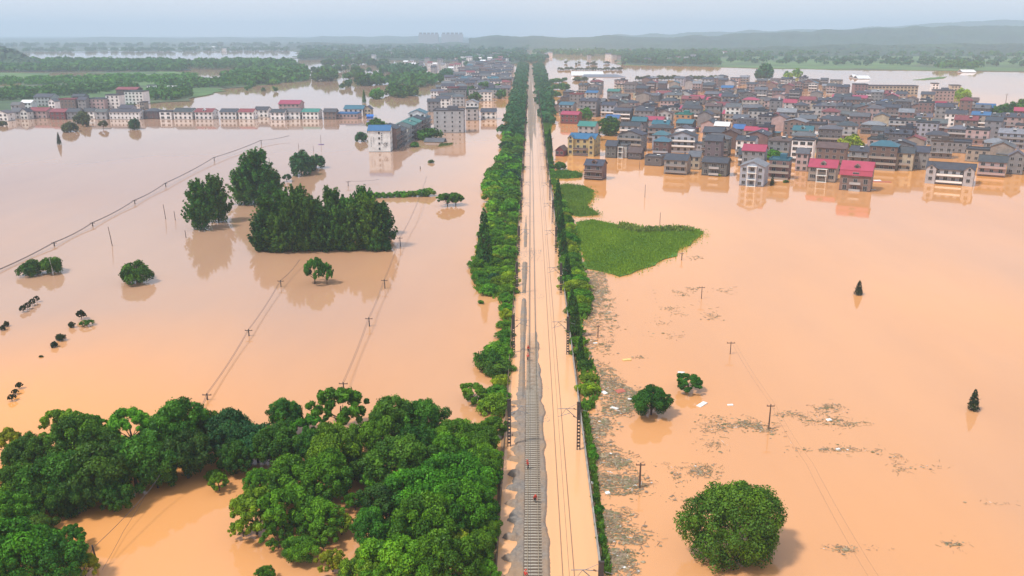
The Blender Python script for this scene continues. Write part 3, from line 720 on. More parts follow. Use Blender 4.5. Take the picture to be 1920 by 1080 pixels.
# ---- single trees and shrubs standing in the flood: (x, base y, radius px, proto, colour, height, name, category, label)
SINGLE = [
 (1385,1066,88,'big','D',1.02,'broadleaf_tree','tree','big round green tree alone in the water at the lower right'),
 (1224,786,38,'near','D',.78,'broadleaf_tree','tree','dark domed tree beside the floating white panel'),
 (1292,738,28,'nearloose','D',.62,'broadleaf_tree','tree','small open tree half drowned behind the dark domed tree'),
 (1611,554,10,'cypress','K',.75,'conifer','conifer','small blunt dark conifer tip in the open water on the right'),
 (1827,772,13,'cypress','K',.9,'conifer','conifer','pointed dark conifer tip near the right edge'),
 (374,432,21,'poplar','D',1.65,'poplar_tree','poplar','left and nearer of the pair of pointed poplars'),
 (405,418,20,'poplar','D',1.65,'poplar_tree','poplar','right and farther of the pair of pointed poplars'),
 (454,385,21,'poplar','D',1.25,'poplar_tree','poplar','poplar at the left of the clump behind the block of poplars'),
 (480,385,29,'poplar','D',1.3,'poplar_tree','poplar','tallest poplar of the clump behind the block of poplars'),
 (506,378,20,'poplar','D',1.1,'poplar_tree','poplar','poplar at the right of the clump behind the block of poplars'),
 (562,330,24,'mid','B',1.12,'broadleaf_tree','tree','large rounded tree at the left of the dense pair in the water'),
 (591,316,17,'mid','B',.95,'broadleaf_tree','tree','lesser rounded tree at the right of the dense pair in the water'),
 (577,322,18,'mid','B',1.0,'broadleaf_tree','tree','rounded tree squeezed between the dense pair in the water'),
 (537,341,9,'nearloose','B',.9,'broadleaf_tree','tree','thin young tree in front of the dense rounded pair'),
 (838,388,19,'nearloose','D',.75,'broadleaf_tree','tree','leaning open crowned tree near the end of the long hedge'),
 (854,386,16,'nearloose','D',.85,'broadleaf_tree','tree','right half of the open crowned tree near the long hedge'),
 (588,535,21,'nearloose','D',1.4,'broadleaf_tree','tree','larger of two bare stemmed trees before the block of poplars'),
 (612,534,12,'nearloose','D',2.0,'broadleaf_tree','tree','smaller of two bare stemmed trees before the block of poplars'),
 (52,519,22,'shrub','D',.95,'shrub','bush','left half of the long low bush by a pale pole'),
 (90,514,23,'shrub','D',1.15,'shrub','bush','right half of the long low bush by a pale pole'),
 (250,533,32,'shrub','D',1.0,'shrub','bush','spreading dark bush alone in the water on the left'),
 (677,266,13,'mid','B',.85,'broadleaf_tree','tree','round tree at the left corner of the white gabled house'),
 (703,252,18,'mid','D',.95,'broadleaf_tree','tree','leafy tree behind the white gabled house with blue roof'),
 (717,246,11,'mid','G',1.0,'broadleaf_tree','tree','lighter green tree behind the white gabled house'),
 (803,262,22,'midshrub','D',.72,'shrub','bush','leafy bush behind the sunken grey barn roof'),
 (777,276,9,'midshrub','G',.8,'shrub','bush','bright bush at the left end of the sunken barn roof'),
 (808,306,5,'midshrub','D',1.0,'shrub','bush','tiny bush tip between the barn roof and the long hedge'),
 (1050,318,12,'midshrub','D',.9,'shrub','bush','round bush in the water beside the railway and the small grey house'),
 (150,232,16,'midshrub','O',1.0,'shrub','bush','grey-green tree clump before the left village'),
 (128,248,17,'midshrub','O',.8,'shrub','bush','left part of the grey-green clump before the left village'),
 (160,238,8,'tiny','O',1.5,'broadleaf_tree','tree','upright tree at the right of the grey-green clump'),
 (192,242,9,'nearloose','O',1.0,'broadleaf_tree','tree','open scraggy tree right of the grey-green clump'),
 (250,243,12,'mid','B',1.0,'broadleaf_tree','tree','round tree in the water before the long white row house'),
 (110,271,5,'cypress','K',1.2,'shrub','bush','lone black bush tip in the wide water on the left'),
 (3,237,8,'midshrub','O',1.0,'shrub','bush','bush clump at the left edge of the picture'),
 (915,690,26,'shrub','D',.95,'shrub','bush','dark bush with bare stems at the left of the railway hedge'),
 (885,758,27,'nearloose','G',.72,'shrub','bush','light green bush standing out from the railway hedge'),
 (902,570,6,'midshrub','D',.8,'shrub','bush','tiny bush just left of the railway hedge'),
 (1807,192,16,'mid','Y',.95,'broadleaf_tree','tree','yellow-green tree at the far right end of the village'),
 (1598,292,26,'mid','Y',.85,'broadleaf_tree','tree','big yellow-green tree between the village houses'),
 (1447,300,20,'mid','G',.6,'broadleaf_tree','tree','green tree behind the teal-roofed brick house'),
 (1142,254,26,'mid','D',.75,'broadleaf_tree','tree','wide dark tree between the teal-roofed and the grey houses'),
 (1098,226,14,'mid','G',1.0,'broadleaf_tree','tree','tree beside the red-roofed house nearest the railway'),
 (1325,222,10,'mid','G',1.0,'broadleaf_tree','tree','small green tree in the middle of the village'),
 (1349,331,4,'midshrub','Y',.9,'shrub','bush','tiny bright bush between the front village houses'),
 (1448,348,5,'cypress','K',1.0,'conifer','conifer','tiny conifer in front of the teal-roofed brick house'),
 (1474,343,5,'midshrub','D',.8,'shrub','bush','tiny bush at the corner of the teal-roofed brick house'),
 (1875,224,18,'mid','D',.85,'broadleaf_tree','tree','left tree of the dark trees at the right edge of the village'),
 (1902,222,22,'mid','D',.85,'broadleaf_tree','tree','right tree of the dark trees at the right edge of the village'),
 (1935,220,24,'mid','D',.95,'broadleaf_tree','tree','tree cut by the right edge of the picture above the village'),
 (1860,214,12,'mid','G',.9,'broadleaf_tree','tree','lighter tree beside the blue roof at the far right'),
 (42,586,6,'nearloose','K',1.2,'sapling','sapling','nearest of four flooded saplings in a slanting row'),
 (50,581,6,'nearloose','K',1.3,'sapling','sapling','second of four flooded saplings in a slanting row'),
 (59,574,6,'nearloose','K',1.3,'sapling','sapling','third of four flooded saplings in a slanting row'),
 (68,567,5,'nearloose','K',1.4,'sapling','sapling','farthest of four flooded saplings in a slanting row'),
 (4,620,5,'mid','K',1.3,'sapling','sapling','left of two saplings at the left edge'),
 (11,613,5,'mid','K',1.3,'sapling','sapling','right of two saplings at the left edge'),
 (151,600,9,'nearloose','K',1.15,'sapling','sapling','taller sapling behind the low green one'),
 (160,613,12,'nearloose','D',.55,'sapling','sapling','low spreading green sapling in the water'),
 (133,615,6,'mid','K',1.15,'sapling','sapling','compact sapling left of the low green one'),
 (113,640,9,'mid','K',1.0,'sapling','sapling','rounder of two saplings touching in the water'),
 (100,652,7,'mid','K',.95,'sapling','sapling','lesser of two saplings touching in the water'),
 (76,670,4,'midshrub','K',.6,'sapling','sapling','barely showing sapling twigs'),
 (35,730,6,'nearloose','K',1.2,'sapling','sapling','top of three saplings clinging together near the left edge'),
 (27,741,6,'nearloose','K',1.0,'sapling','sapling','middle of three saplings clinging together near the left edge'),
 (21,753,7,'nearloose','K',1.1,'sapling','sapling','lowest of three saplings clinging together near the left edge'),
]
for (px, py, r, proto, c, hh, nm, cat, lab) in SINGLE:
    x, y = put(px, py)
    rad = r / S(py)
    o = tree(cat, proto, (x, y + rad * .5), rad * (1.9 if proto == 'cypress' else 1.55 if proto == 'poplar' else 1.0), c, hh * (.62 if proto == 'poplar' else 1), name=nm)
    o['label'] = lab
    if cat == 'sapling': o['group'] = 'saplings drowned in the left water'
# ---- the block of poplars
BL = [(492,472,26),(520,474,27),(548,473,27),(576,472,28),(604,472,28),(632,471,28),(660,470,28),(688,468,28),(715,466,26),
      (500,452,28),(530,450,28),(560,448,28),(592,448,28),(622,446,28),(652,446,28),(682,444,28),(712,442,26)]
for i, (px, py, r) in enumerate(BL):
    x, y = put(px, py); rad = r / S(py) * TR.uniform(1.05, 1.3)
    o = tree('poplar', 'poplar', (x, y + rad * .3), rad, 'D' if i % 4 else 'P', (.98 if i < 9 else .9) * TR.uniform(.72, 1.22), name='poplar_tree')
    row, k = ('front', i) if i < 9 else ('back', i - 9)
    o['label'] = f'tall dark poplar, {ORD[k]} from the left in the {row} row of the flooded block'
    o['group'] = 'poplars of the flooded block'
    if row == 'front':
        for q in (-.35, .35):                       # undergrowth that hides the stems
            pass
for i in range(12):
    px = 486 + i * 21.5; x, y = put(px, 472)
    o = tree('bush', 'shrub', (x, y + 2 + TR.uniform(-1.5, 2.5)), TR.uniform(9, 19) / S(470), 'P' if i % 2 else 'D', TR.uniform(.8, 1.6), name='shrub')
    o['label'] = f'low dark bush, {ORD[i]} from the left at the foot of the poplar block'; o['group'] = 'bushes at the foot of the poplar block'
# ---- long hedge behind the block
for i, px in enumerate(range(684, 812, 12)):
    py = 372 - (px - 684) * .04; x, y = put(px, py)
    o = tree('bush', 'midshrub', (x, y), (8.5 + (4 if px > 790 else 0)) / S(py) * TR.uniform(.9, 1.1), 'G', .95, name='shrub')
    o['label'] = f'bush of the long hedge behind the poplars, {ORD[i]} from the left'; o['group'] = 'bushes of the long hedge'

# ---- shrub belts along both sides of the railway: (y, left x, right x) in the photo
BELT_L = [(205,955,984),(230,951,983),(250,945,983),(270,943,981),(300,938,979),(330,915,976),(350,902,975),(375,918,974),(400,914,973),(430,902,972),(460,898,971),(485,888,970),(500,880,969),(520,886,968),(545,892,967),(565,934,967),(590,938,965),(620,940,964),(650,942,963),(680,905,961),(705,915,960),(730,925,958),(755,880,956),(775,900,955)]
BELT_R = [(205,1012,1036),(230,1016,1036),(250,1018,1032),(275,1022,1033),(300,1024,1036),(330,1029,1034),(350,1037,1050),(375,1040,1058),(400,1042,1070),(430,1044,1080),(460,1047,1085),(485,1050,1088),(510,1053,1095),(540,1056,1102),(565,1058,1110),(590,1061,1105),(615,1065,1088),(640,1070,1078),(690,1076,1118),(715,1078,1125),(740,1082,1126),(765,1086,1112)]
def belt(B, side):
    py = B[-1][0]; n = 0
    while py > 252:
        ys = [b[0] for b in B]
        l = np.interp(py, ys, [b[1] for b in B]); r = np.interp(py, ys, [b[2] for b in B])
        s = S(py); wm = (r - l) / s
        k = max(1, min(3 if py > 400 else 2, round(wm / 5.0)))
        for i in range(k):
            rad = max(1.9, min(4.3, wm / k * (.60 if side == 'left' else .5))) * TR.uniform(.75, 1.2)
            px = l + (r - l) * (i + .5) / k + TR.uniform(-.1, .1) * (r - l) / k
            if side == 'left': px = min(px, r - rad * .75 * s)
            else: px = max(px, l + rad * .8 * s)
            q = P(px, py, 0)
            c = TR.choices('GDYB', (7, 1.3, 3.2, .5))[0] if py > 330 else TR.choices('GDB', (3, 3, 3))[0]
            x = q.x + TR.uniform(-.3, .3)
            if side == 'left': x = min(x, EX0 - rad * .72)
            else: x = max(x, EX1 + rad * .78)
            o = tree('bush', 'shrub' if py > 430 else 'midshrub', (x, q.y + TR.uniform(-.6, .6)), rad, c, TR.uniform(.5, .95) if side == 'left' else TR.uniform(.5, .85), name='shrub')
            o['group'] = f'bushes of the belt along the {side} side of the railway'
            say(o, LOOKC[c] + f' bush of the {side} belt', px, py, side)
        py -= max(2.6, 6.6 * (py - 60) ** 2 * math.cos(PITCH) / (FPX * H))
        n += 1
belt(BELT_L, 'left'); belt(BELT_R, 'right')
mark([('the pole stump', 898, 665), ('the belt bulge', 895, 500), ('the tall cypress', 908, 470), ('the belt gap', 935, 585), ('the narrow neck', 950, 300), ('the first bushes', 930, 745), ('the pale bush', 910, 400)], 'left')
mark([('the grass island tip', 1090, 470), ('the drowned grass patch', 1070, 375), ('the small grey house', 1040, 310), ('the grey debris', 1100, 560), ('the red wreck', 1110, 735), ('the bare cypress', 1077, 632)], 'right')
CYP = [(908,500,13,1.9,'tall dark cypress rising from the left railside belt'),(1046,395,7,1.9,'dark cypress at the left end of the right railside row'),(1049,425,7,1.7,'second dark cypress of the right railside row'),(1052,455,8,1.7,'third dark cypress of the right railside row'),
       (1056,485,8,1.6,'fourth dark cypress of the right railside row'),(1063,530,8,1.5,'fifth dark cypress of the right railside row'),(1026,300,5,1.9,'dark cypress beside the track near the village'),(1030,285,5,1.9,'far dark cypress beside the track near the village'),
       (1077,632,9,2.0,'tall dark cypress with bare foot before the debris'),(1088,682,7,1.9,'slim pointed cypress behind the bright railside bush'),(1072,590,7,1.6,'dark cypress among the bright railside bushes')]
for (px, py, r, hh, lab) in CYP:
    x, y = put(px, py)
    x = max(x, EX1 + .9) if px > 1000 else x
    o = tree('cypress', 'cypress', (x, y), r / S(py) * 3.0, 'P', hh * .78, name='cypress_tree'); o['label'] = lab; o['group'] = 'cypresses beside the railway'
for (px, py, r, c, lab) in [(1112,860,11,'G','bright tuft at the fence below the railside trees'),(1108,845,10,'G','second bright tuft at the fence below the railside trees'),(1112,882,8,'G','low tuft under the bright tufts at the fence'),
    (1112,935,8,'G','small tuft beside the white debris at the fence'),(1117,960,9,'G','tuft at the fence above the brown rubbish'),(1123,990,10,'G','round tuft at the fence level with the big tree'),(1127,1015,11,'G','lowest bright tuft at the fence'),(1128,955,6,'D','dark weed tuft in the rubbish by the fence'),(1130,1052,8,'O','olive weed tuft by the bottom mast')]:
    x, y = put(px, py); x = max(x, EX1 + .5)
    o = tree('bush', 'shrub', (x, y), r / S(py), c, 1.0, name='shrub'); o['label'] = lab; o['group'] = 'tufts along the right fence'

# ---- far woods that read as one mass
def wood(name, px, r0, r1, step, seed, col, label, z=0.6, hh=.8):
    r0, r1 = r0 * .82, r1 * .82
    g = g2(seed); poly = gpoly(px)
    xs = [p[0] for p in poly]; ys = [p[1] for p in poly]
    Cs = []
    x = min(xs)
    while x < max(xs):
        y = min(ys)
        while y < max(ys):
            a, b = x + g.uniform(-.5, .5) * step, y + g.uniform(-.5, .5) * step * 1.5
            if inpoly(a, b, poly): Cs.append((a, b, g.uniform(r0, r1)))
            y += step * 1.5
        x += step
    VV = []; FF = []; TT = []; off = 0
    for (a, b, r) in Cs:
        n = 46
        d = g.normal(size=(n, 3)); d[:, 2] = np.abs(d[:, 2]) * .9 - .25; d /= np.linalg.norm(d, axis=1, keepdims=True)
        lump = 1 + .25 * np.sin(d[:, 0] * 5 + a) * np.cos(d[:, 1] * 4 + b)
        c = np.array([a, b, z + r * .7 * hh]) + d * (r * lump * g.uniform(.8, 1.05, n))[:, None] * np.array([1, 1, .85 * hh])
        V, Fq = leafquads(c, d, np.full(n, r * .62), g, 1.3, .45)
        VV.append(V); FF.append(Fq + off); off += len(V)
        TT.append(np.repeat(np.clip(g.uniform(.3, .6) + g.normal(size=n) * .1, 0, 1), 4))
    if not VV: return
    o = link(name, npmesh(name, np.concatenate(VV), np.concatenate(FF), M['leaf'], np.concatenate(TT)), color=GREEN[col])
    tag(o, label, kind='stuff')
wood('woods', [(-40,136),(357,135),(357,120),(300,118),(-40,118)], 9, 13, 18, 401, 'D', 'dark wood along the far left shore')
wood('woods', [(357,131),(480,130),(560,129),(560,121),(440,119),(357,120)], 9, 14, 18, 402, 'D', 'dark wood right of the far left shore')
wood('woods', [(426,165),(420,152),(450,140),(500,131),(570,132),(577,150),(520,157)], 7, 12, 13, 403, 'D', 'wooded island in the flood on the left')
wood('woods', [(560,112),(645,112),(640,103),(570,101)], 10, 15, 22, 404, 'B', 'far wood behind the wooded island')
wood('woods', [(722,158),(738,150),(800,146),(824,150),(822,158),(790,164),(745,162)], 7, 11, 11, 405, 'D', 'dense grove in the flood left of the town')
wood('woods', [(718,140),(722,130),(770,126),(800,134),(790,142)], 7, 11, 13, 406, 'B', 'grove behind the dense grove left of the town')
wood('woods', [(275,188),(280,178),(350,172),(358,184),(330,190)], 6, 9, 10, 407, 'D', 'dark wood behind the left village')
wood('woods', [(-60,192),(0,190),(90,186),(160,178),(260,170),(250,164),(120,168),(-60,178)], 5, 8, 10, 408, 'D', 'tree belt behind the left village')
wood('woods', [(300,168),(428,164),(424,156),(340,158),(300,162)], 6, 9, 10, 409, 'D', 'tree belt on the tip of the left fields')
wood('woods', [(0,162),(250,158),(380,150),(366,143),(200,145),(0,150)], 4, 7, 13, 410, 'G', 'scattered trees across the left fields')
wood('woods', [(640,112),(780,112),(905,116),(984,118),(984,99),(880,97),(760,100),(650,102)], 8, 13, 26, 411, 'B', 'far woods around the hazy town')
wood('woods', [(1172,121),(1345,124),(1350,112),(1250,106),(1172,110)], 8, 12, 22, 412, 'B', 'wood on the far shore behind the village')
wood('woods', [(1003,104),(1180,108),(1350,110),(1500,106),(1700,106),(1920,108),(2100,110),(2100,99),(1700,96),(1400,98),(1003,98)], 9, 15, 36, 413, 'D', 'belt of far woods across the right bank')
wood('woods', [(1350,118),(1600,124),(1800,124),(1950,127),(1950,112),(1700,110),(1400,110)], 7, 11, 42, 414, 'B', 'scattered trees across the far right fields')
wood('woods', [(1760,130),(1840,131),(1840,124),(1770,122)], 9, 13, 26, 417, 'D', 'clump of trees at the far right shore')
wood('railside_woods', [(982,258),(984,200),(985,180),(986,160),(988,140),(989,122),(975,120),(968,150),(960,180),(956,200),(946,256)], 4, 6, 7, 415, 'B', 'far belt of trees along the left of the railway', 0, .8)
wood('railside_woods', [(1020,258),(1011,200),(1008,180),(1006,160),(1004,140),(1002,122),(1018,122),(1024,150),(1032,175),(1037,200),(1034,250)], 4, 6, 7, 416, 'B', 'far belt of trees along the right of the railway', 0, .8)
wood('railside_woods', [(978,119),(1018,119),(1016,110),(980,110)], 7, 11, 16, 418, 'B', 'far trees where the railway vanishes', 0, 1.1)

# ---- trees one can still tell apart far out in the flood
FT = TR
def scatter(px, n, r0, r1, col, look, group, name='tree', hh=1.0, proto='far', cat='tree'):
    poly = px; xs = [p[0] for p in px]; ys = [p[1] for p in px]; k = 0
    while k < n:
        a, b = FT.uniform(min(xs), max(xs)), FT.uniform(min(ys), max(ys))
        if not inpoly(a, b, poly): continue
        x, y = put(a, b); o = tree(cat, proto, (x, y), FT.uniform(r0, r1), col, hh * FT.uniform(.9, 1.2), name=name, trunk=False)
        o['group'] = group; say(o, look, a, b); k += 1
scatter([(592,153),(640,152),(640,146),(610,142),(592,146)], 11, 6, 10, 'D', 'flooded far grove tree', 'trees of the far groves')
scatter([(642,150),(678,149),(676,143),(650,142)], 8, 6, 9, 'D', 'flooded far grove tree', 'trees of the far groves')
scatter([(672,162),(714,159),(712,152),(690,152)], 9, 6, 9, 'D', 'flooded far grove tree', 'trees of the far groves')
scatter([(720,186),(780,185),(778,178),(745,174),(722,178)], 14, 5, 8, 'D', 'flooded grove tree', 'trees of the near left grove')
scatter([(690,187),(718,187),(716,180),(692,182)], 6, 4, 6, 'G', 'flooded grove tree', 'trees of the near left grove')
scatter([(608,124),(680,124),(680,119),(608,120)], 14, 6, 9, 'D', 'tree of the far line', 'trees of the far line')
scatter([(680,123),(735,124),(735,119),(680,119)], 11, 6, 9, 'B', 'tree of the far line', 'trees of the far line')
scatter([(425,163),(480,162),(575,153),(575,150),(480,157)], 16, 3, 5, 'G', 'small shore tree', 'shore trees of the wooded island')
scatter([(1032,158),(1058,157),(1058,152),(1034,152)], 7, 4, 7, 'D', 'low flooded bush', 'bushes right of the far railway', 'shrub', .7, cat='bush')
scatter([(1076,153),(1098,153),(1098,149),(1076,150)], 6, 4, 6, 'O', 'low flooded bush', 'bushes right of the far railway', 'shrub', .6, cat='bush')
scatter([(1100,163),(1118,164),(1138,155),(1112,152)], 7, 3, 5, 'O', 'low flooded bush', 'bushes right of the far railway', 'shrub', .7, cat='bush')
scatter([(1036,170),(1062,170),(1062,165),(1038,166)], 6, 4, 6, 'D', 'low flooded bush', 'bushes right of the far railway', 'shrub', .8, cat='bush')
scatter([(1034,182),(1048,183),(1046,178),(1036,178)], 3, 3, 5, 'D', 'low flooded bush', 'bushes right of the far railway', 'shrub', .8, cat='bush')
scatter([(1418,151),(1447,151),(1447,147),(1418,147)], 8, 6, 9, 'B', 'tall block tree', 'trees of the tall block behind the village', 'tree', 1.5)
scatter([(1470,151),(1500,150),(1498,145),(1470,147)], 3, 6, 9, 'Y', 'pale tree behind the village roofs', 'pale trees behind the village')
mark([('the far low groves', 640, 148), ('the near left grove', 750, 180), ('the far tree line', 690, 121), ('the wooded island shore', 510, 157), ('the white greenhouse roof', 1120, 139), ('the tall tree block', 1432, 145)])
for i in range(30):
    px = 1195 + i * 5.1; py = 150 - .01 * i + TR.uniform(-.5, .5)
    x, y = put(px, py); o = tree('tree', 'tiny', (x, y), TR.uniform(2.6, 4.2), 'O', 1.15, name='tree', trunk=False)
    o['group'] = 'row of small trees drowned behind the village'; o['label'] = f'small tree in the drowned row behind the village, {("left", "left-middle", "right-middle", "right")[i * 4 // 30]} stretch'
    o['label'] += f', number {i + 1} from the left' if False else ''
for i in range(26):
    px = 1048 + i * 4.6; py = 131.5 + TR.uniform(-.5, .5)
    x, y = put(px, py); o = tree('tree', 'tiny', (x, y), TR.uniform(2.2, 3.8), 'O', 1.1, name='tree', trunk=False)
    o['group'] = 'farther row of drowned trees'; o['label'] = 'one small tree of the farther drowned row, right of the far railway'
for (px, py, r, nm, lab) in [(692,142,3,'tiny','left small round tree beside the far conical tree'),(704,143,5,'tiny','right small round tree beside the far conical tree'),(714,148,4,'cypress','far conical tree in the pale water'),(683,193,4,'cypress','slim dark tree left of the near left grove'),
     (494,172,4,'tiny','left of two tiny bush tips in the pale water'),(515,172,5,'tiny','right of two tiny bush tips in the pale water'),(462,170,4,'tiny','small bush by the channel right of the left village'),(470,167,4,'tiny','second small bush by the channel right of the left village')]:
    x, y = put(px, py); o = tree('tree', nm, (x, y), r / S(py) * (2.4 if nm == 'cypress' else 1), 'D', 1.3, name='tree', trunk=False); o['label'] = lab

scatter([(585,140),(720,138),(720,130),(585,132)], 16, 5, 8, 'B', 'far flooded tree', 'far flooded trees left of the town', proto='tiny')
scatter([(640,168),(690,166),(690,158),(650,158)], 5, 4, 6, 'B', 'far flooded tree', 'far flooded trees left of the town', proto='tiny')
scatter([(832,150),(860,146),(858,138),(826,140)], 8, 5, 8, 'B', 'tree among town roofs', 'trees among the town roofs')
scatter([(870,190),(940,192),(945,170),(880,165)], 9, 5, 8, 'D', 'tree among town roofs', 'trees among the town roofs')
scatter([(860,125),(940,125),(940,112),(860,112)], 14, 6, 9, 'B', 'tree among town roofs', 'trees among the town roofs')
scatter([(1010,112),(1040,112),(1040,108),(1012,108)], 6, 6, 9, 'B', 'far shore tree by the line', 'far shore trees by the line')
scatter([(1040,124),(1170,126),(1170,116),(1050,116)], 14, 3, 5, 'O', 'low far bush in the pale water', 'low far bushes', proto='tiny', name='shrub', cat='bush')

wood('woods', [(-300,100),(560,97),(560,92),(-300,95)], 9, 14, 60, 421, 'B', 'hazy scattered woods on the far left plain')
wood('woods', [(-300,91),(560,89),(560,84),(-300,86)], 12, 18, 90, 422, 'B', 'faint scattered woods near the left horizon')
wood('woods', [(560,100),(990,98),(990,88),(560,90)], 10, 16, 60, 423, 'B', 'hazy woods beyond the town')
# ================================================================== HOUSES
M['wall'] = tinted('plastered_wall', .72, 1.12, .35, .9)
M['brick'] = tinted('brick_wall', .7, 1.15, .5, .95, ('Z', 6.0, .86))
M['roof'] = tinted('tiled_roof', .75, 1.2, .45, .75, ('Y', 2.2, .72))
M['sheetroof'] = tinted('painted_sheet_roof', .85, 1.1, .25, .5, ('X', 1.6, .88))
M['glass'], _t, _b = mat('window_glass')
_t.links.new(cramp(_t, noise(_t, .7, 3), [(.4, (.015, .018, .022)), (.65, (.05, .055, .06))]), _b.inputs['Base Color'])
_b.inputs['Roughness'].default_value = .12
M['frame'] = simple('window_frame', (.42, .42, .42), (.32, .31, .3), 1, .6)
M['dark'] = simple('shaded_room', (.05, .045, .045), (.03, .028, .028), .6, .9)

WALLC = {'grey': (.235, .235, .25), 'dgrey': (.125, .122, .135), 'lgrey': (.41, .41, .42), 'brick': (.215, .14, .13), 'brown': (.135, .088, .082), 'cream': (.46, .40, .30), 'yellow': (.55, .42, .19),
         'white': (.82, .81, .80), 'pink': (.42, .31, .305), 'tan': (.31, .27, .235), 'red': (.22, .06, .065), 'teal': (.30, .40, .40), 'orange': (.5, .27, .12), 'bluish': (.34, .37, .44)}
ROOFC = {'slate': (.055, .063, .082), 'grey': (.11, .115, .13), 'red': (.38, .05, .10), 'dred': (.22, .055, .065), 'blue': (.035, .14, .31), 'teal': (.035, .135, .18), 'green': (.03, .19, .165), 'white': (.72, .72, .72), 'brown': (.11, .073, .066), 'pgrey': (.21, .22, .245)}
WN = {'grey': 'grey', 'dgrey': 'dark grey', 'lgrey': 'pale grey', 'brick': 'brick', 'brown': 'brown', 'cream': 'cream', 'yellow': 'yellow', 'white': 'white', 'pink': 'pinkish', 'tan': 'tan', 'red': 'dark red', 'teal': 'pale teal', 'orange': 'orange', 'bluish': 'bluish grey'}
RN = {'slate': 'slate', 'grey': 'grey', 'red': 'pink-red', 'dred': 'dull red', 'blue': 'bright blue', 'teal': 'teal', 'green': 'green', 'white': 'white', 'brown': 'brown', 'pgrey': 'pale grey'}
HR = random.Random(31)
FH = 3.15
def win_mesh(w, h, bars):
    mb = MB()
    mb.box(-w/2, w/2, -.05, .10, -h/2, h/2, 0)
    t = .09
    for a in ((-w/2-t, w/2+t, -h/2-t, -h/2), (-w/2-t, w/2+t, h/2, h/2+t), (-w/2-t, -w/2, -h/2, h/2), (w/2, w/2+t, -h/2, h/2)):
        mb.box(a[0], a[1], -.10, .10, a[2], a[3], 1)
    for k in range(1, bars):
        x = -w/2 + w * k / bars; mb.box(x - .035, x + .035, -.08, -.05, -h/2, h/2, 1)
    return mb.mesh('window', [M['glass'], M['frame']])
WIN = {'n': win_mesh(1.5, 1.55, 2), 'w': win_mesh(2.5, 1.7, 3), 's': win_mesh(.95, 1.25, 1), 'd': win_mesh(1.7, 2.2, 2)}
def bal_mesh(solid):
    mb = MB()
    mb.box(-.5, .5, -1.25, -.0, -.16, 0, 0)
    if solid:
        mb.box(-.5, .5, -1.25, -1.13, .0, .92, 1); 
        mb.box(-.5, .5, -1.29, -1.09, .92, 1.02, 0)
    else:
        mb.box(-.5, .5, -1.22, -1.16, .90, .98, 1)
        for k in range(13):
            x = -.5 + k / 12; mb.box(x - .006, x + .006, -1.21, -1.17, 0, .9, 1)
    return mb.mesh('balcony', [M['frame'], M['wall']])
BALM = {True: bal_mesh(True), False: bal_mesh(False)}
def heater_mesh():
    mb = MB()
    mb.tube([(-.95, 0, 1.05), (.95, 0, 1.05)], .27, 8, 0)
    mb.quad((-.85, -.1, .9), (-.85, -1.3, .05), (.85, -1.3, .05), (.85, -.1, .9), 1)
    mb.box(-.85, -.78, -.05, .05, 0, .9, 0); mb.box(.78, .85, -.05, .05, 0, .9, 0)
    return mb.mesh('water_heater', [M['white'], M['glass']])
HEAT = heater_mesh()
def chim_mesh():
    return MB().box(-.4, .4, -.4, .4, -1.2, 1.2).box(-.5, .5, -.5, .5, 1.2, 1.35).mesh('chimney', M['wall'])
CHIM = chim_mesh()
def dormer_mesh():
    mb = MB()
    mb.add([(-1.1,0,0),(1.1,0,0),(1.1,2.4,0),(-1.1,2.4,0),(-1.1,0,1.3),(1.1,0,1.3),(1.1,2.4,1.3),(-1.1,2.4,1.3),(0,-.0,2.1),(0,2.4,2.1)],
           [(0,1,5,8,4),(1,2,6,5),(3,0,4,7),(2,3,7,9,6)], 0)
    mb.slab([(-1.35,-.3,1.18),(0,-.3,2.2),(0,2.4,2.2),(-1.35,2.4,1.18)][::-1], .1, 1)
    mb.slab([(1.35,-.3,1.18),(0,-.3,2.2),(0,2.4,2.2),(1.35,2.4,1.18)], .1, 1)
    mb.box(-.6, .6, -.06, .05, .35, 1.25, 2)
    return mb.mesh('dormer', [M['wall'], M['roof'], M['glass']])
DORM = dormer_mesh()

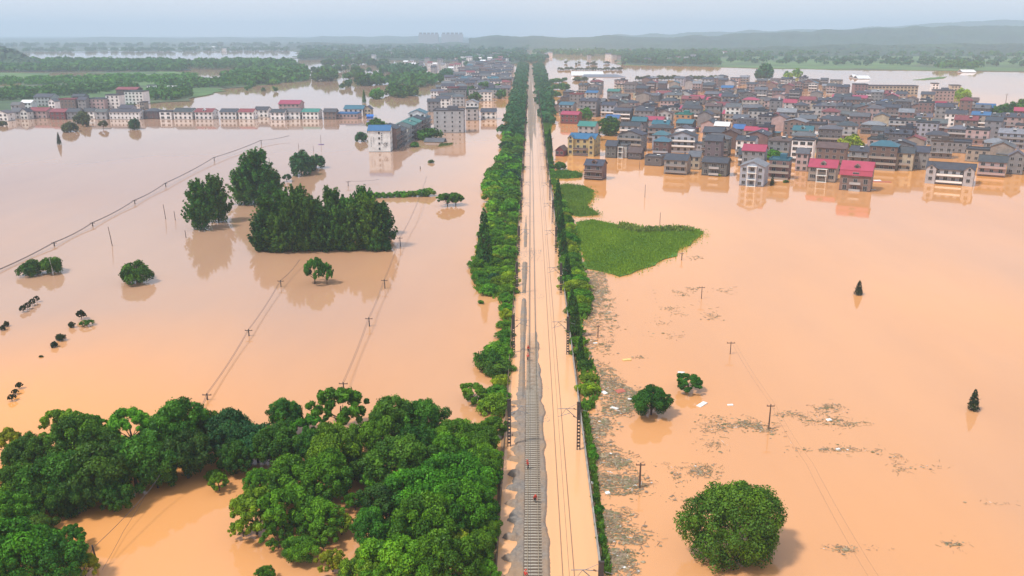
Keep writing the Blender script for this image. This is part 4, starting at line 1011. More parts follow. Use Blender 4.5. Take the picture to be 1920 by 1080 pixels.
HOUSES = []   # (x, y, radius) footprints already taken
def house(x, y, w, d, n, rz, wall, roof, rt='gable', name='village_house', cat='house', bal=None, balcol=None, side=None, win='n', ncol=None, detail=2, extras=(), mate='wall', rise=None, base=0.0, lift=0.0, group=None, balw=1.0, back=False):
    """front centre at (x, y) on the water; n storeys show above the flood"""
    o = thing(name, (x, y, 0), rz, cat=cat, group=group)
    h = n * FH + lift
    wc = jitcol(WALLC[wall], HR, .10); rc = jitcol(ROOFC[roof], HR, .10)
    rise = rise if rise is not None else HR.uniform(1.9, 2.6)
    z0 = -2.0 + base
    W2 = w / 2
    mb = MB()
    if rt in ('gable', 'mansard', 'twin'):
        mb.add([(-W2,0,z0),(W2,0,z0),(W2,d,z0),(-W2,d,z0),(-W2,0,h),(W2,0,h),(W2,d,h),(-W2,d,h),(-W2,d/2,h+rise),(W2,d/2,h+rise)],
               [(0,1,5,4),(2,3,7,6),(1,2,6,9,5),(3,0,4,8,7)])
    elif rt == 'front':
        mb.add([(-W2,0,z0),(W2,0,z0),(W2,d,z0),(-W2,d,z0),(-W2,0,h),(W2,0,h),(W2,d,h),(-W2,d,h),(0,0,h+rise),(0,d,h+rise)],
               [(0,1,5,8,4),(1,2,6,5),(2,3,7,9,6),(3,0,4,7)])
    else:
        mb.add([(-W2,0,z0),(W2,0,z0),(W2,d,z0),(-W2,d,z0),(-W2,0,h),(W2,0,h),(W2,d,h),(-W2,d,h)],
               [(0,1,5,4),(1,2,6,5),(2,3,7,6),(3,0,4,7),(4,5,6,7)])
    wl = mb.build('wall', M[mate], o, color=wc)
    if rt in ('gable', 'mansard', 'twin') or rt == 'front':
        pass
    # flood stain
    MB().box(-W2 - .03, W2 + .03, -.03, d + .03, z0, .35 + base + HR.uniform(0, .25)).build('stained_base', M['brick'], o, color=tuple(c * .55 for c in wc))
    ov, th = .5, .16
    rb = MB()
    if rt in ('gable', 'twin'):
        zz = h - rise * ov / (d / 2) + .06
        rb.slab([(-W2-ov,-ov,zz),(W2+ov,-ov,zz),(W2+ov,d/2,h+rise+.08),(-W2-ov,d/2,h+rise+.08)], th)
        rb.slab([(W2+ov,d+ov,zz),(-W2-ov,d+ov,zz),(-W2-ov,d/2,h+rise+.08),(W2+ov,d/2,h+rise+.08)], th)
        rb.box(-W2-ov, W2+ov, d/2-.14, d/2+.14, h+rise+.0, h+rise+.2)
    elif rt == 'mansard':
        hm = h - 2.2
        rb.slab([(-W2-.4,-.75,hm),(W2+.4,-.75,hm),(W2+.4,-.12,h+.1),(-W2-.4,-.12,h+.1)], th)
        zz = h + .1
        rb.slab([(-W2-ov,-.3,zz),(W2+ov,-.3,zz),(W2+ov,d/2,h+rise+.2),(-W2-ov,d/2,h+rise+.2)], th)
        rb.slab([(W2+ov,d+ov,zz),(-W2-ov,d+ov,zz),(-W2-ov,d/2,h+rise+.2),(W2+ov,d/2,h+rise+.2)], th)
    elif rt == 'front':
        zz = h - rise * ov / W2 + .06
        rb.slab([(-W2-ov,d+ov,zz),(-W2-ov,-ov,zz),(0,-ov,h+rise+.08),(0,d+ov,h+rise+.08)], th)
        rb.slab([(W2+ov,-ov,zz),(W2+ov,d+ov,zz),(0,d+ov,h+rise+.08),(0,-ov,h+rise+.08)], th)
    elif rt == 'hip':
        k = min(W2, d / 2) * .8
        A = [(-W2-ov,-ov,h+.02),(W2+ov,-ov,h+.02),(W2+ov,d+ov,h+.02),(-W2-ov,d+ov,h+.02)]
        r0, r1 = (-W2 + k, d/2, h + rise), (W2 - k, d/2, h + rise)
        rb.add(A + [r0, r1] + [(p[0], p[1], p[2] - .15) for p in A], [(0,1,5,4),(2,3,4,5),(1,2,5),(3,0,4),(9,8,7,6),(0,6,7,1),(1,7,8,2),(2,8,9,3),(3,9,6,0)])
    else:
        for a in ((-W2-.15, W2+.15, -.15, .12), (-W2-.15, W2+.15, d-.12, d+.15), (-W2-.15, -W2+.12, .12, d-.12), (W2-.12, W2+.15, .12, d-.12)):
            rb.box(a[0], a[1], a[2], a[3], h - .25, h + .75)
        rb.box(-W2+.12, W2-.12, .12, d-.12, h + .01, h + .10)
        if 'hut' in extras:
            rb.box(-W2*.1, W2*.55, d*.45, d*.85, h + .1, h + 2.6)
    ro = rb.build('roof', M['sheetroof' if roof in ('red', 'blue', 'teal', 'green', 'white') else 'roof'], o, color=rc)
    # openings
    nc = ncol or max(2, int(w / 3.4))
    for s in range(n):
        zc = s * FH + 1.55 + lift
        full = bal and s in bal
        if full:
            bw = w * balw
            link('balcony', BALM[balcol != 'rail'], o, loc=(0, 0, s * FH + lift + .02), scale=(bw, 1, 1), color=WALLC.get(balcol, wc) if balcol != 'rail' else WALLC['lgrey'])
        if rt == 'mansard' and s == n - 1:
            link('window', WIN['w'], o, loc=(0, -.55, zc - .15)); continue
        for k in range(nc):
            xx = -W2 + w * (k + .5) / nc
            kind = 'd' if full and k % 2 == 0 else win
            link('window', WIN[kind], o, loc=(xx, -.04, zc - (.15 if kind == 'd' else 0)))
        if side and detail > 1:
            m2 = max(1, int(d / 5))
            for k in range(m2):
                link('window', WIN['s'], o, loc=(side * (W2 + .04), d * (k + .5) / m2, zc), rz=side * math.pi / 2)
    if detail > 1 and rt != 'flat' and n >= 2 and 'attic' in extras:
        for k in (-.25, .25):
            link('window', WIN['s'], o, loc=(k * w, -.04, h - .8))
    if 'heater' in extras:
        if rt == 'flat': link('water_heater', HEAT, ro, loc=(HR.uniform(-.3, .3) * w, d * .3, h + .1))
        else: link('water_heater', HEAT, ro, loc=(HR.uniform(-.3, .3) * w, d * .28, h + rise * .50))
    if 'chimney' in extras: link('chimney', CHIM, ro, loc=(HR.choice((-.3, .3)) * w, d * .55, h + rise * .9), color=WALLC['brick'])
    if 'dormer' in extras: link('dormer', DORM, ro, loc=(0, d * .10, h + rise * .16), color=wc)
    if 'dormers' in extras:
        for k in (-.27, .27): link('dormer', DORM, ro, loc=(k * w, d * .10, h + rise * .16), color=wc)
    if 'twin' in extras or rt == 'twin':                              # two gabled bays standing forward
        gw = w * .21
        for s in (-1, 1):
            gm = MB(); cx = s * (W2 - gw / 2)
            gm.add([(cx-gw/2,-1.3,z0),(cx+gw/2,-1.3,z0),(cx+gw/2,.05,z0),(cx-gw/2,.05,z0),(cx-gw/2,-1.3,h+.4),(cx+gw/2,-1.3,h+.4),(cx+gw/2,.05,h+.4),(cx-gw/2,.05,h+.4),(cx,-1.3,h+1.9),(cx,.05,h+1.9)],
                   [(0,1,5,8,4),(1,2,6,5),(3,0,4,7),(2,3,7,9,6)])
            b_ = gm.build('gable_bay', M[mate], o, color=wc)
            gr = MB().slab([(cx-gw/2-.35,3.2,h+.12),(cx-gw/2-.35,-1.65,h+.12),(cx,-1.65,h+2.05),(cx,3.2,h+2.05)], .12)
            gr.slab([(cx+gw/2+.35,-1.65,h+.12),(cx+gw/2+.35,3.2,h+.12),(cx,3.2,h+2.05),(cx,-1.65,h+2.05)], .12)
            gr.build('bay_roof', M['sheetroof' if roof in ('red', 'blue', 'teal', 'green') else 'roof'], b_, color=rc)
            for q in range(n):
                link('window', WIN['n'], b_, loc=(cx, -1.34, q * FH + 1.55 + lift))
            link('window', WIN['s'], b_, loc=(cx, -1.34, h + .45))
    if 'annex' in extras:
        s_ = HR.choice((-1, 1)); aw, ad, ah = w * HR.uniform(.25, .42), d * HR.uniform(.4, .7), FH * HR.choice((1, 1, 2)) * .95
        if ah < h - .5:
            x0 = s_ * (W2 - .05); x1 = s_ * (W2 + aw); y0_ = HR.uniform(-.8, d * .3)
            an = MB().box(min(x0, x1), max(x0, x1), y0_, y0_ + ad, z0, ah).build('annex', M[mate], o, color=tuple(c_ * HR.uniform(.75, 1.1) for c_ in wc))
            MB().slab([(min(x0,x1)-.25,y0_-.4,ah+.12),(max(x0,x1)+.25,y0_-.4,ah+.12),(max(x0,x1)+.25,y0_+ad+.2,ah+.5),(min(x0,x1)-.25,y0_+ad+.2,ah+.5)], .12).build('annex_roof', M['sheetroof'], an, color=ROOFC[HR.choice(('grey', 'slate', 'pgrey', 'dred', 'teal'))])
            link('window', WIN['s'], an, loc=((x0 + x1) / 2, y0_ - .04, ah * .62))
    if 'tank' in extras:
        MB().tube([(W2*.5, d*.6, h), (W2*.5, d*.6, h + rise + .9)], .7, 9).build('water_tank', M['steel'] if HR.random() < .5 else M['white'], ro)
    if 'frame' in extras:                                             # white framed loggia on the front
        fm = MB()
        for s in range(n):
            for k in (-.17, .17): fm.box(k * w - .14, k * w + .14, -1.5, -1.2, s * FH + .1, (s + 1) * FH - .1)
        for s in range(n + 1): fm.box(-.17 * w - .3, .17 * w + .3, -1.55, -.0, s * FH - .12, s * FH + .1)
        fm.build('white_loggia', M['white'], o)
    HOUSES.append((x - math.sin(rz) * d / 2, y + math.cos(rz) * d / 2, max(w, d) * .5))
    return o
def vyaw(px): return R(-19 - (px - 1050) / 870 * 11)
def hp(xl, xr, yb, n, wall, roof, rt='gable', label=None, pool=None, look=None, yaw=None, d=None, k=.88, **kw):
    """a house given by its left and right edges and waterline in the photo"""
    px = (xl + xr) / 2; q = P(px, yb, 0)
    yaw = vyaw(px) if yaw is None else R(yaw)
    w = (xr - xl) / S(yb) * k
    o = house(q.x, q.y, w, d or max(8.5, min(14, w * .85)), n, yaw, wall, roof, rt, **kw)
    if label: o['label'] = label
    else: say(o, look or f'{WN[wall]} house with {RN[roof]} roof', px, yb - 8, pool)
    return o
# ---- the flooded front of the big village on the right
hp(1058,1121,292,3,'yellow','blue','twin','yellow house with bright blue roof, twin gables and brown balconies', side=1, bal=(0,1), balcol='brown', balw=.98, k=.80, lift=.6)
hp(1094,1130,337,2,'brick','slate','gable','small grey-roofed brick house with pale bands, alone by the railway', bal=(0,1), balcol='brown', extras=('dormer',), lift=1.0, mate='brick', k=.95)
hp(1133,1156,296,2,'dgrey','slate','gable','dark house left of the white framed front', side=1, lift=.8)
hp(1152,1175,296,2,'lgrey','grey','flat','narrow house front in a white frame of four panes', win='w', ncol=1, extras=('frame',), lift=.6, k=1)
hp(1175,1203,299,1,'dgrey','brick' if False else 'brown','gable','low dark shed right of the white framed front', lift=1.0)
hp(1206,1242,311,1,'dgrey','grey','flat','low black-walled house with a flat roof at the water', lift=1.6, extras=('heater',))
hp(1222,1254,296,3,'brown','teal','hip','tall brown house with a small teal roof', bal=(1,), balcol='bluish')
hp(1243,1288,327,2,'tan','slate','gable','olive house with red-capped chimney standing in the water', bal=(0,1), balcol='grey', balw=.9, extras=('chimney',), lift=1.2, k=.95)
hp(1288,1312,318,2,'cream','grey','gable','cream house right behind the olive house', lift=.8, side=1)
hp(1313,1363,330,2,'dgrey','slate','gable','dark house with white shutters in two rows', win='w', bal=(0,1), balcol='lgrey', balw=.4, lift=.7, k=.92)
hp(1318,1352,306,4,'dgrey','slate','gable','dark steep-roofed house above the white-shuttered house')
hp(1384,1432,349,3,'bluish','pgrey','front','bluish gabled house with white pillared balconies', extras=('frame',), k=.92, side=-1, d=13)
hp(1386,1432,333,4,'grey','red','gable','grey house whose pink-red roof tops the bluish gabled house', lift=1.0)
hp(1437,1480,336,3,'brick','teal','flat','brick house with teal roof edge and brown balconies', bal=(0,1,2), balcol='tan', mate='brick', side=1, extras=('hut',), k=.85)
hp(1490,1513,321,3,'pink','grey','gable','narrow pinkish house squeezed between two front houses', k=.95)
hp(1513,1566,341,2,'tan','red','gable','house with pink-red roof, white dormer and white pillared porch', extras=('frame','dormer'), rise=3.0, win='w', lift=1.0, k=.92)
hp(1572,1631,358,3,'brick','red','mansard','brick house with pink-red roof over a slate mansard, foremost in the water', mate='brick', extras=('dormer',), bal=(0,1), balcol='lgrey', balw=.36, rise=3.4, k=.92, side=1)
hp(1627,1677,319,4,'brown','teal','hip','tall brown house with teal roof and open galleries', bal=(0,1,2), balcol='tan', k=.95)
hp(1677,1710,320,3,'cream','slate','gable','cream house with two bays beside the tall teal-roofed one', bal=(0,1), balcol='tan', balw=.6)
hp(1709,1738,318,3,'grey','slate','gable','plain grey side wall house left of the long white house')
hp(1730,1826,346,2,'lgrey','slate','twin','long pale house with twin gables and white balconies', bal=(0,1), balcol='white', balw=.55, side=1, lift=1.0, k=.84, ncol=6, extras=('attic',), d=14)
hp(1830,1884,331,2,'pink','slate','gable','pinkish house with two long balconies right of the long pale house', bal=(0,1), balcol='pink', lift=1.2, side=1, k=.85)
hp(1886,1916,327,3,'grey','grey','front','blank grey gable house at the right edge of the village front')
hp(1912,1960,322,2,'brown','slate','gable','brown house cut by the right edge of the picture')
# ---- well-marked houses behind the front
hp(1080,1117,264,3,'lgrey','green','gable','pale house with green-teal roof behind the blue-roofed yellow house', lift=.5)
hp(1048,1086,232,2,'red','red','gable','dark red house with pink-red roof nearest the railway', lift=1)
hp(1040,1058,293,1,'red','brown','front','dark red shed left of the blue-roofed yellow house', lift=.5)
hp(1133,1161,238,2,'cream','blue','gable','cream house with bright blue roof beside the wide dark tree', lift=.5)
hp(1205,1243,250,3,'pink','red','gable','pinkish house with long pink-red roof in the village middle', bal=(1,), balcol='pink')
hp(1220,1252,282,3,'bluish','teal','hip','bluish house with teal lean-to roof behind the low black-walled house')
hp(1262,1297,238,3,'orange','green','flat','orange-walled house with green roof edge', extras=('hut',))
hp(1263,1298,275,3,'teal','white','flat','pale teal house with white flat roof slab', bal=(1,2), balcol='lgrey')
hp(1338,1365,218,3,'tan','dred','gable','house with pale red patched roof in the village middle')
hp(1372,1395,258,2,'grey','blue','gable','small house with a blue roof, left of a pink-red one')
hp(1393,1418,262,2,'tan','red','gable','left house of two small pink-red roofs behind the front')
hp(1416,1436,265,2,'grey','red','gable','right house of two small pink-red roofs behind the front')
hp(1482,1522,272,3,'teal','teal','gable','pale house with broad teal roof and dormer', extras=('dormer',))
hp(1481,1522,306,4,'white','slate','flat','white house with dark window bands behind the pink-red roofs', win='w', k=.95)
hp(1537,1572,232,3,'pink','dred','hip','large pinkish house with dull red domed roof', bal=(0,1,2), balcol='pink')
hp(1660,1696,212,3,'cream','slate','gable','cream house with two white dormers', extras=('dormers',))
hp(1558,1586,194,2,'grey','red','gable','house with a broad pink-red roof near the village back')
hp(1618,1656,186,2,'tan','blue','gable','house with a long blue roof before the cream school')
hp(1826,1862,222,3,'grey','blue','gable','house with a bright blue roof at the far right')
hp(1898,1925,230,3,'red','red','gable','dark red house with pink-red roof at the right edge')
hp(1136,1162,188,3,'grey','green','gable','house with a green roof at the village back left')
hp(1096,1121,191,3,'lgrey','blue','gable','pale house with blue roof at the village back left')
hp(1345,1368,200,3,'tan','red','gable','house with a pink-red roof at the village back middle')
hp(1290,1320,196,2,'grey','red','gable','left pink-red roof of the pair at the village back')
hp(1322,1350,199,2,'grey','red','gable','right pink-red roof of the pair at the village back')
hp(1272,1302,218,2,'brick','red','gable','brick house with a pink-red roof, centre left of the village')
hp(1226,1258,186,2,'dgrey','dred','gable','house with a dull red roof near the drowned tree row')
hp(1440,1462,240,3,'brick','dred','front','brick gable house with a dull red roof slope')
hp(1336,1366,262,3,'grey','white','gable','grey house with a tilted white roof panel')
hp(1352,1385,228,2,'pink','red','gable','house with a wide pink-red roof behind the small blue roof')
hp(1466,1490,204,2,'pink','red','gable','pinkish house with a pink-red roof left of the domed one')
# bigger buildings at the back
o = hp(1627,1718,178,3,'cream','grey','flat','long cream school building with rows of windows at the village back', name='school', cat='school', yaw=-6, d=14, ncol=14, win='w', k=1, lift=.5)
o = hp(1601,1625,180,4,'brick','slate','flat','square brick tower block left of the cream school', name='apartment_block', cat='apartment block', yaw=-8, d=14, k=1)
o = hp(1752,1787,194,4,'pink','grey','flat','pinkish apartment block by the water beside the yellow-green tree', name='apartment_block', cat='apartment block', yaw=-10, d=16, k=.95, mate='brick', extras=('hut',))
o = hp(1782,1800,176,3,'cream','grey','flat','cream house behind the pinkish apartment block', yaw=-10, d=12, k=.95)
o = hp(1746,1758,178,4,'white','grey','flat','narrow white house behind the pinkish apartment block', yaw=-10, d=10, k=.95)
# ---- the rest of the village in crooked rows
mark([('the blue-roofed yellow house', 1090, 275), ('the green-roofed pale house', 1098, 250), ('the railside red house', 1067, 222), ('the wide dark tree', 1142, 245), ('the long pink-red roof', 1223, 238), ('the orange house', 1280, 228),
      ('the domed pinkish house', 1555, 215), ('the cream school', 1672, 165), ('the two-dormer cream house', 1678, 200), ('the white banded house', 1500, 285), ('the tall teal-roofed house', 1652, 290), ('the yellow-green tree', 1598, 278),
      ('the long pale house', 1778, 315), ('the far blue roof', 1843, 212), ('the village centre tree', 1325, 215), ('the drowned tree row', 1270, 152), ('the tall tree block', 1432, 150), ('the pink apartment block', 1770, 182),
      ('the twin small red roofs', 1415, 252), ('the broad teal roof', 1501, 255), ('the white-shuttered house', 1338, 315), ('the far green roof', 1149, 175), ('the back red roof pair', 1320, 190), ('the right-edge dark trees', 1895, 215), ('the blank grey gable', 1900, 305)], 'village')
VPOLY = [(1056,262),(1052,205),(1065,172),(1110,163),(1200,157),(1330,154),(1450,157),(1560,158),(1600,182),(1730,186),(1752,202),(1822,210),(1850,230),(1960,240),(1960,318),(1835,316),(1735,318),(1640,318),(1575,332),(1500,318),(1435,318),(1380,318),(1330,300),(1250,293),(1180,288),(1126,284)]
vp = gpoly(VPOLY)
vy = R(-24); ca, sa = math.cos(vy), math.sin(vy)
cands = []
for i in range(-60, 80):
    for j in range(-40, 60):
        a, b = i * 18.5 + (j % 2) * 9 + HR.uniform(-3.5, 3.5), 900 + j * 39.0 + HR.uniform(-8, 8)
        x, y = a * ca - (b - 900) * sa * 1.0, 900 + a * sa + (b - 900) * ca
        if inpoly(x, y, vp): cands.append((x, y))
cands.sort(key=lambda c: c[1])
nfill = 0
for (x, y) in cands:
    if any((x - hx) ** 2 + (y + 6 - hy) ** 2 < (hr + 5.4) ** 2 for hx, hy, hr in HOUSES): continue
    px, py = scr((x, y, 0))
    if px > 1935: continue
    if px < 1128 and py > 226: continue
    if py < 205 and HR.random() < .47: continue
    if abs(px - 1598) < 24 and abs(py - 285) < 18 or abs(px - 1142) < 26 and abs(py - 248) < 12: continue
    w = HR.uniform(9.5, 15.5); d = HR.uniform(10, 13)
    wall = HR.choices(['grey', 'dgrey', 'brick', 'brown', 'tan', 'cream', 'pink', 'lgrey', 'white', 'bluish'], [9, 6, 6, 3, 5, 2, 4, 4, 2, 2])[0]
    roof = HR.choices(['slate', 'grey', 'red', 'dred', 'blue', 'teal', 'brown', 'pgrey'], [24, 13, 1.5, 1.6, .5, 1.2, 2, 3])[0]
    rt = HR.choices(['gable', 'hip', 'flat', 'front'], [10, 3, 4, 2])[0]
    n = HR.choices([2, 3, 4], [4, 6, 1])[0]
    ex = []
    if HR.random() < .35: ex.append('heater')
    if HR.random() < .5: ex.append('annex')
    if HR.random() < .15: ex.append('tank')
    if rt == 'flat' and HR.random() < .6: ex.append('hut')
    if rt == 'gable' and HR.random() < .25: ex.append(HR.choice(['dormer', 'dormers', 'chimney']))
    o = house(x, y, w, d, n, vyaw(px) + HR.uniform(-.10, .10) + (HR.choice((0, 0, 0, math.pi / 2)) if rt == 'gable' else 0), wall, roof, rt, bal=(HR.choice(((0, 1), (1,), (1, 2), ()))), balcol=HR.choice(['grey', 'tan', 'brown', 'lgrey', 'white', 'rail']), side=HR.choice((1, None)) if py > 235 else None,
              detail=2 if py > 215 else 1, extras=ex, lift=HR.uniform(0, .8), mate=HR.choice(('wall', 'brick')), ncol=None if py > 200 else 3, group='closely packed houses of the flooded village')
    say(o, f'{WN[wall]} house, {RN[roof]} {"flat" if rt == "flat" else "hipped" if rt == "hip" else "gabled"} roof', px, py - 10, 'village')
    nfill += 1


# ---- the village across the water on the left
LY = -3
def lp(xl, xr, yb, n, wall, roof, rt='gable', label=None, **kw):
    kw.setdefault('yaw', LY); kw.setdefault('side', 1); kw.setdefault('k', .86)
    kw.setdefault('name', 'riverside_house')
    return hp(xl, xr, yb, n, wall, roof, rt, label, 'left_village', **kw)
mark([('the dark red block', 108, 218), ('the long white row house', 235, 215), ('the green-roofed white house', 582, 215), ('the pink apartment row', 130, 190), ('the white flats', 250, 175)], 'left_village')
lp(-12,18,227,2,'white','grey','front','white gable house at the left edge of the picture')
lp(20,40,223,2,'lgrey','grey','gable','small pale house second from the left edge')
lp(38,54,224,2,'white','slate','front','narrow white gable house third from the left edge')
lp(50,92,222,2,'pink','dred','gable','long pinkish house behind the narrow white gable')
lp(92,126,224,2,'red','dred','gable','dark red block at the waterline of the left village')
lp(124,152,224,2,'grey','slate','gable','grey house right of the dark red block')
lp(155,180,223,2,'white','slate','gable','white house half hidden by the grey-green trees')
lp(178,202,224,2,'lgrey','grey','gable','pale house left of the long white row house')
lp(200,268,224,2,'white','slate','gable','long white row house with two rows of dark windows', ncol=8, win='s', d=12)
lp(269,300,223,2,'brown','slate','hip','dark brown house with a big slate roof right of the white row')
lp(298,324,224,2,'white','grey','flat','white flat-roofed house at the left village front', win='w')
lp(323,364,224,2,'white','slate','gable','white house with slate roof and tall white gable end')
lp(363,402,224,2,'white','dred','gable','white house with dull red roof by the open water', extras=('dormer',))
lp(410,446,224,2,'white','slate','gable','white house with slate roof right of the narrow channel')
lp(445,478,224,2,'white','dred','gable','white house with red-brown roof beside its slate-roofed twin')
lp(476,505,220,2,'white','slate','gable','white house with slate roof set back behind the shore')
lp(505,536,225,2,'white','slate','gable','white house with slate roof behind the shore bush')
lp(533,565,224,2,'white','grey','gable','white house with grey roof left of the green-roofed one')
lp(520,566,215,3,'pink','red','gable','house with pink-red roof peeping over the white houses')
lp(564,600,224,2,'white','green','gable','white house with green roof at the left village front')
lp(605,632,224,2,'brick','slate','gable','brick house with slate roof right of a gap in the row')
lp(626,674,223,1,'pink','blue','flat','low pinkish hall with a blue roof piece', lift=1.0, ncol=6)
lp(642,684,218,2,'white','teal','gable','white house with teal roof behind the low pinkish hall')
lp(682,697,218,2,'cream','slate','front','narrow cream house at the right end of the left row')
# second rows
for (xl, xr, yb, n, wall, roof, rt, lab) in [
 (105,146,206,3,'brick','dred','flat','reddish brick block behind the dark red block'), (146,164,206,3,'grey','slate','gable','grey house between two brick blocks of the left village'),
 (163,200,205,3,'pink','grey','flat','pinkish flat block in the second row of the left village'), (198,228,204,4,'white','grey','flat','tall white banded block in the left village'),
 (232,273,196,4,'white','grey','flat','white apartment block with rows of windows in the left village'), (215,262,184,3,'brown','dred','gable','brown house with white roof light behind the white apartments'),
 (262,272,205,2,'tan','grey','flat','tan house at the foot of the white apartments'), (38,62,205,2,'white','white','gable','low house with a white roof in the left village'),
 (62,102,200,3,'lgrey','slate','gable','pale house with slate roof in the second row at the left'), (92,106,210,3,'white','grey','front','white gable tower left of the reddish block'),
 (20,40,210,2,'lgrey','grey','gable','pale house behind the front at the far left'), (222,250,216,2,'bluish','slate','gable','bluish house peeping over the white row house'),
 (133,160,192,2,'grey','slate','gable','grey house by the trees above the reddish block'), (275,290,170,2,'white','grey','flat','small white house in the trees above the left village'), (310,332,170,1,'white','white','gable','white-roofed shed among the trees above the left village')]:
    lp(xl, xr, yb, n, wall, roof, rt, lab, ncol=None, detail=1)
# ---- the built-up point left of the railway: a long terrace end-on, a grey block, houses beyond
tx = P(735, 285).x
o = house(P(712, 285).x, P(712, 285).y, 13.2, 12, 4, R(2), 'white', 'blue', 'gable', name='terrace_house', bal=None, side=1, ncol=1, win='s', lift=.4, rise=2.6, extras=())
o['label'] = 'white end house of the terrace with blue roof and black lettering'
# painted signs on its blank end wall
M['ink'] = simple('black_wall_paint', (.05, .05, .06), (.08, .08, .09), 2, .8)
sg = MB(); r_ = random.Random(9)
def glyph(x, z, s):
    for k in range(6):
        if r_.random() < .55: zz = z + r_.uniform(-.42, .42) * s; sg.box(x - s * r_.uniform(.25, .48), x + s * r_.uniform(.25, .48), -.09, -.055, zz - .07 * s, zz + .07 * s)
        else: xx = x + r_.uniform(-.4, .4) * s; sg.box(xx - .065 * s, xx + .065 * s, -.088, -.056, z - s * r_.uniform(.2, .48), z + s * r_.uniform(.2, .48))
for k in range(6): glyph(1.6, 11.2 - k * 1.15, .85)
for k in range(7): glyph(-4.9, 8.6 - k * .85, .55)
for k in range(5): glyph(-3.3, 8.8 - k * .8, .5)
for k in range(3): glyph(2.2 + k * .9, 3.0, .45)
for a0, a1, cx, cz, rr in ((.6, 5.2, 3.6, 4.6, .95), (.7, 5.1, 4.7, 4.7, .8)):
    pts = [(cx + rr * math.cos(a0 + (a1 - a0) * t / 14), -.07, cz + rr * math.sin(a0 + (a1 - a0) * t / 14)) for t in range(15)]
    sg.tube(pts, .12, 5)
sg.box(3.9, 4.8, -.085, -.055, 4.55, 4.75)
sg.build('painted_lettering', M['ink'], o)
tw = [('brick', 'slate', 3), ('grey', 'slate', 3), ('white', 'grey', 3), ('dgrey', 'green', 3), ('grey', 'green', 3), ('brown', 'slate', 3), ('lgrey', 'teal', 3)]
ty = P(712, 285).y + 12.5
for i, (wl, rf, n) in enumerate(tw):
    d = 13.5; fw = 14 + 2 * i
    q = P(742 + i * 11.5, 275 - i * 8.5)
    o = house(tx + 1.4 + i * 1.2, ty + 8 + i * 17.5, 15.5, d, n + (1 if i == 0 else 0), R(88), wl, rf, 'gable', name='terrace_house', bal=(0, 1, 2), balcol=HR.choice(['lgrey', 'grey', 'brown']), side=-1, extras=('heater',) if i % 2 else (), ncol=4, win='n')
    o['label'] = f'{WN[wl]} terrace unit with {RN[rf]} roof, {ORD[i]} behind the lettered white end'
    o['group'] = 'units of the long terrace'
def cp(*a, **kw):
    kw.setdefault('yaw', 0); kw.setdefault('side', 1); kw.setdefault('name', 'town_house')
    return hp(*a, **kw)
cp(765,800,245,4,'white','teal','front','white steep gable house rising over the terrace roofs', d=16, k=.9)
cp(812,871,249,5,'lgrey','grey','flat','grey five storey apartment block standing in the water', name='apartment_block', cat='apartment block', ncol=4, win='s', d=16, bal=(), k=.95, extras=('hut',))
cp(872,898,226,3,'lgrey','grey','flat','pale block between the grey apartments and the white gable house')
cp(872,898,221,4,'white','pgrey','front','white gable house with a pale roof beside the railside trees', d=14)
cp(900,932,224,2,'white','slate','gable','white house with dark roof next to the left railside trees', bal=(0,), balcol='lgrey')
cp(816,846,204,3,'white','slate','gable','white house behind the grey apartments')
cp(800,826,210,3,'grey','slate','gable','grey house left of the grey apartment roof')
cp(846,872,200,3,'lgrey','grey','hip','hip-roofed house behind the grey apartments')
cp(820,840,186,2,'white','brown','gable','white house with brown roof among trees behind the apartments')
CT = []
mark([('the grey apartments', 840, 222), ('the pale gable', 885, 205), ('the railside trees', 950, 180), ('the dense grove', 800, 160), ('the line end', 985, 125)], 'town')
TP = [(806,196),(815,176),(832,164),(838,160),(860,146),(880,128),(940,118),(958,125),(955,150),(948,185),(905,195),(870,190)]
tpw = gpoly(TP); cands = []
for i in range(-20, 30):
    for j in range(0, 40):
        x, y = -230 + i * 19 + HR.uniform(-4, 4) + (j % 2) * 9, 740 + j * 36 + HR.uniform(-8, 8)
        if inpoly(x, y, tpw): cands.append((x, y))
for (x, y) in cands:
    if any((x - hx) ** 2 + (y - hy) ** 2 < (hr + 9) ** 2 for hx, hy, hr in HOUSES): continue
    px, py = scr((x, y, 0))
    wall = HR.choices(['grey', 'lgrey', 'white', 'pink', 'brick', 'tan'], [3, 5, 8, 2, 2, 1])[0]; roof = HR.choices(['slate', 'grey', 'dred', 'teal', 'brown'], [7, 5, 1, 1, 1])[0]
    rt = HR.choice(['gable', 'gable', 'hip', 'flat'])
    o = house(x, y, HR.uniform(12, 19), HR.uniform(10, 14), HR.choice((2, 3, 3)), HR.uniform(-.15, .15) , wall, roof, rt, name='town_house', detail=1, ncol=4, group='houses of the town left of the railway', extras=('heater',) if HR.random() < .2 else ())
    say(o, f'{WN[wall]} town house, {RN[roof]} {"flat" if rt == "flat" else "hipped" if rt == "hip" else "gabled"} roof', px, py - 6, 'town')
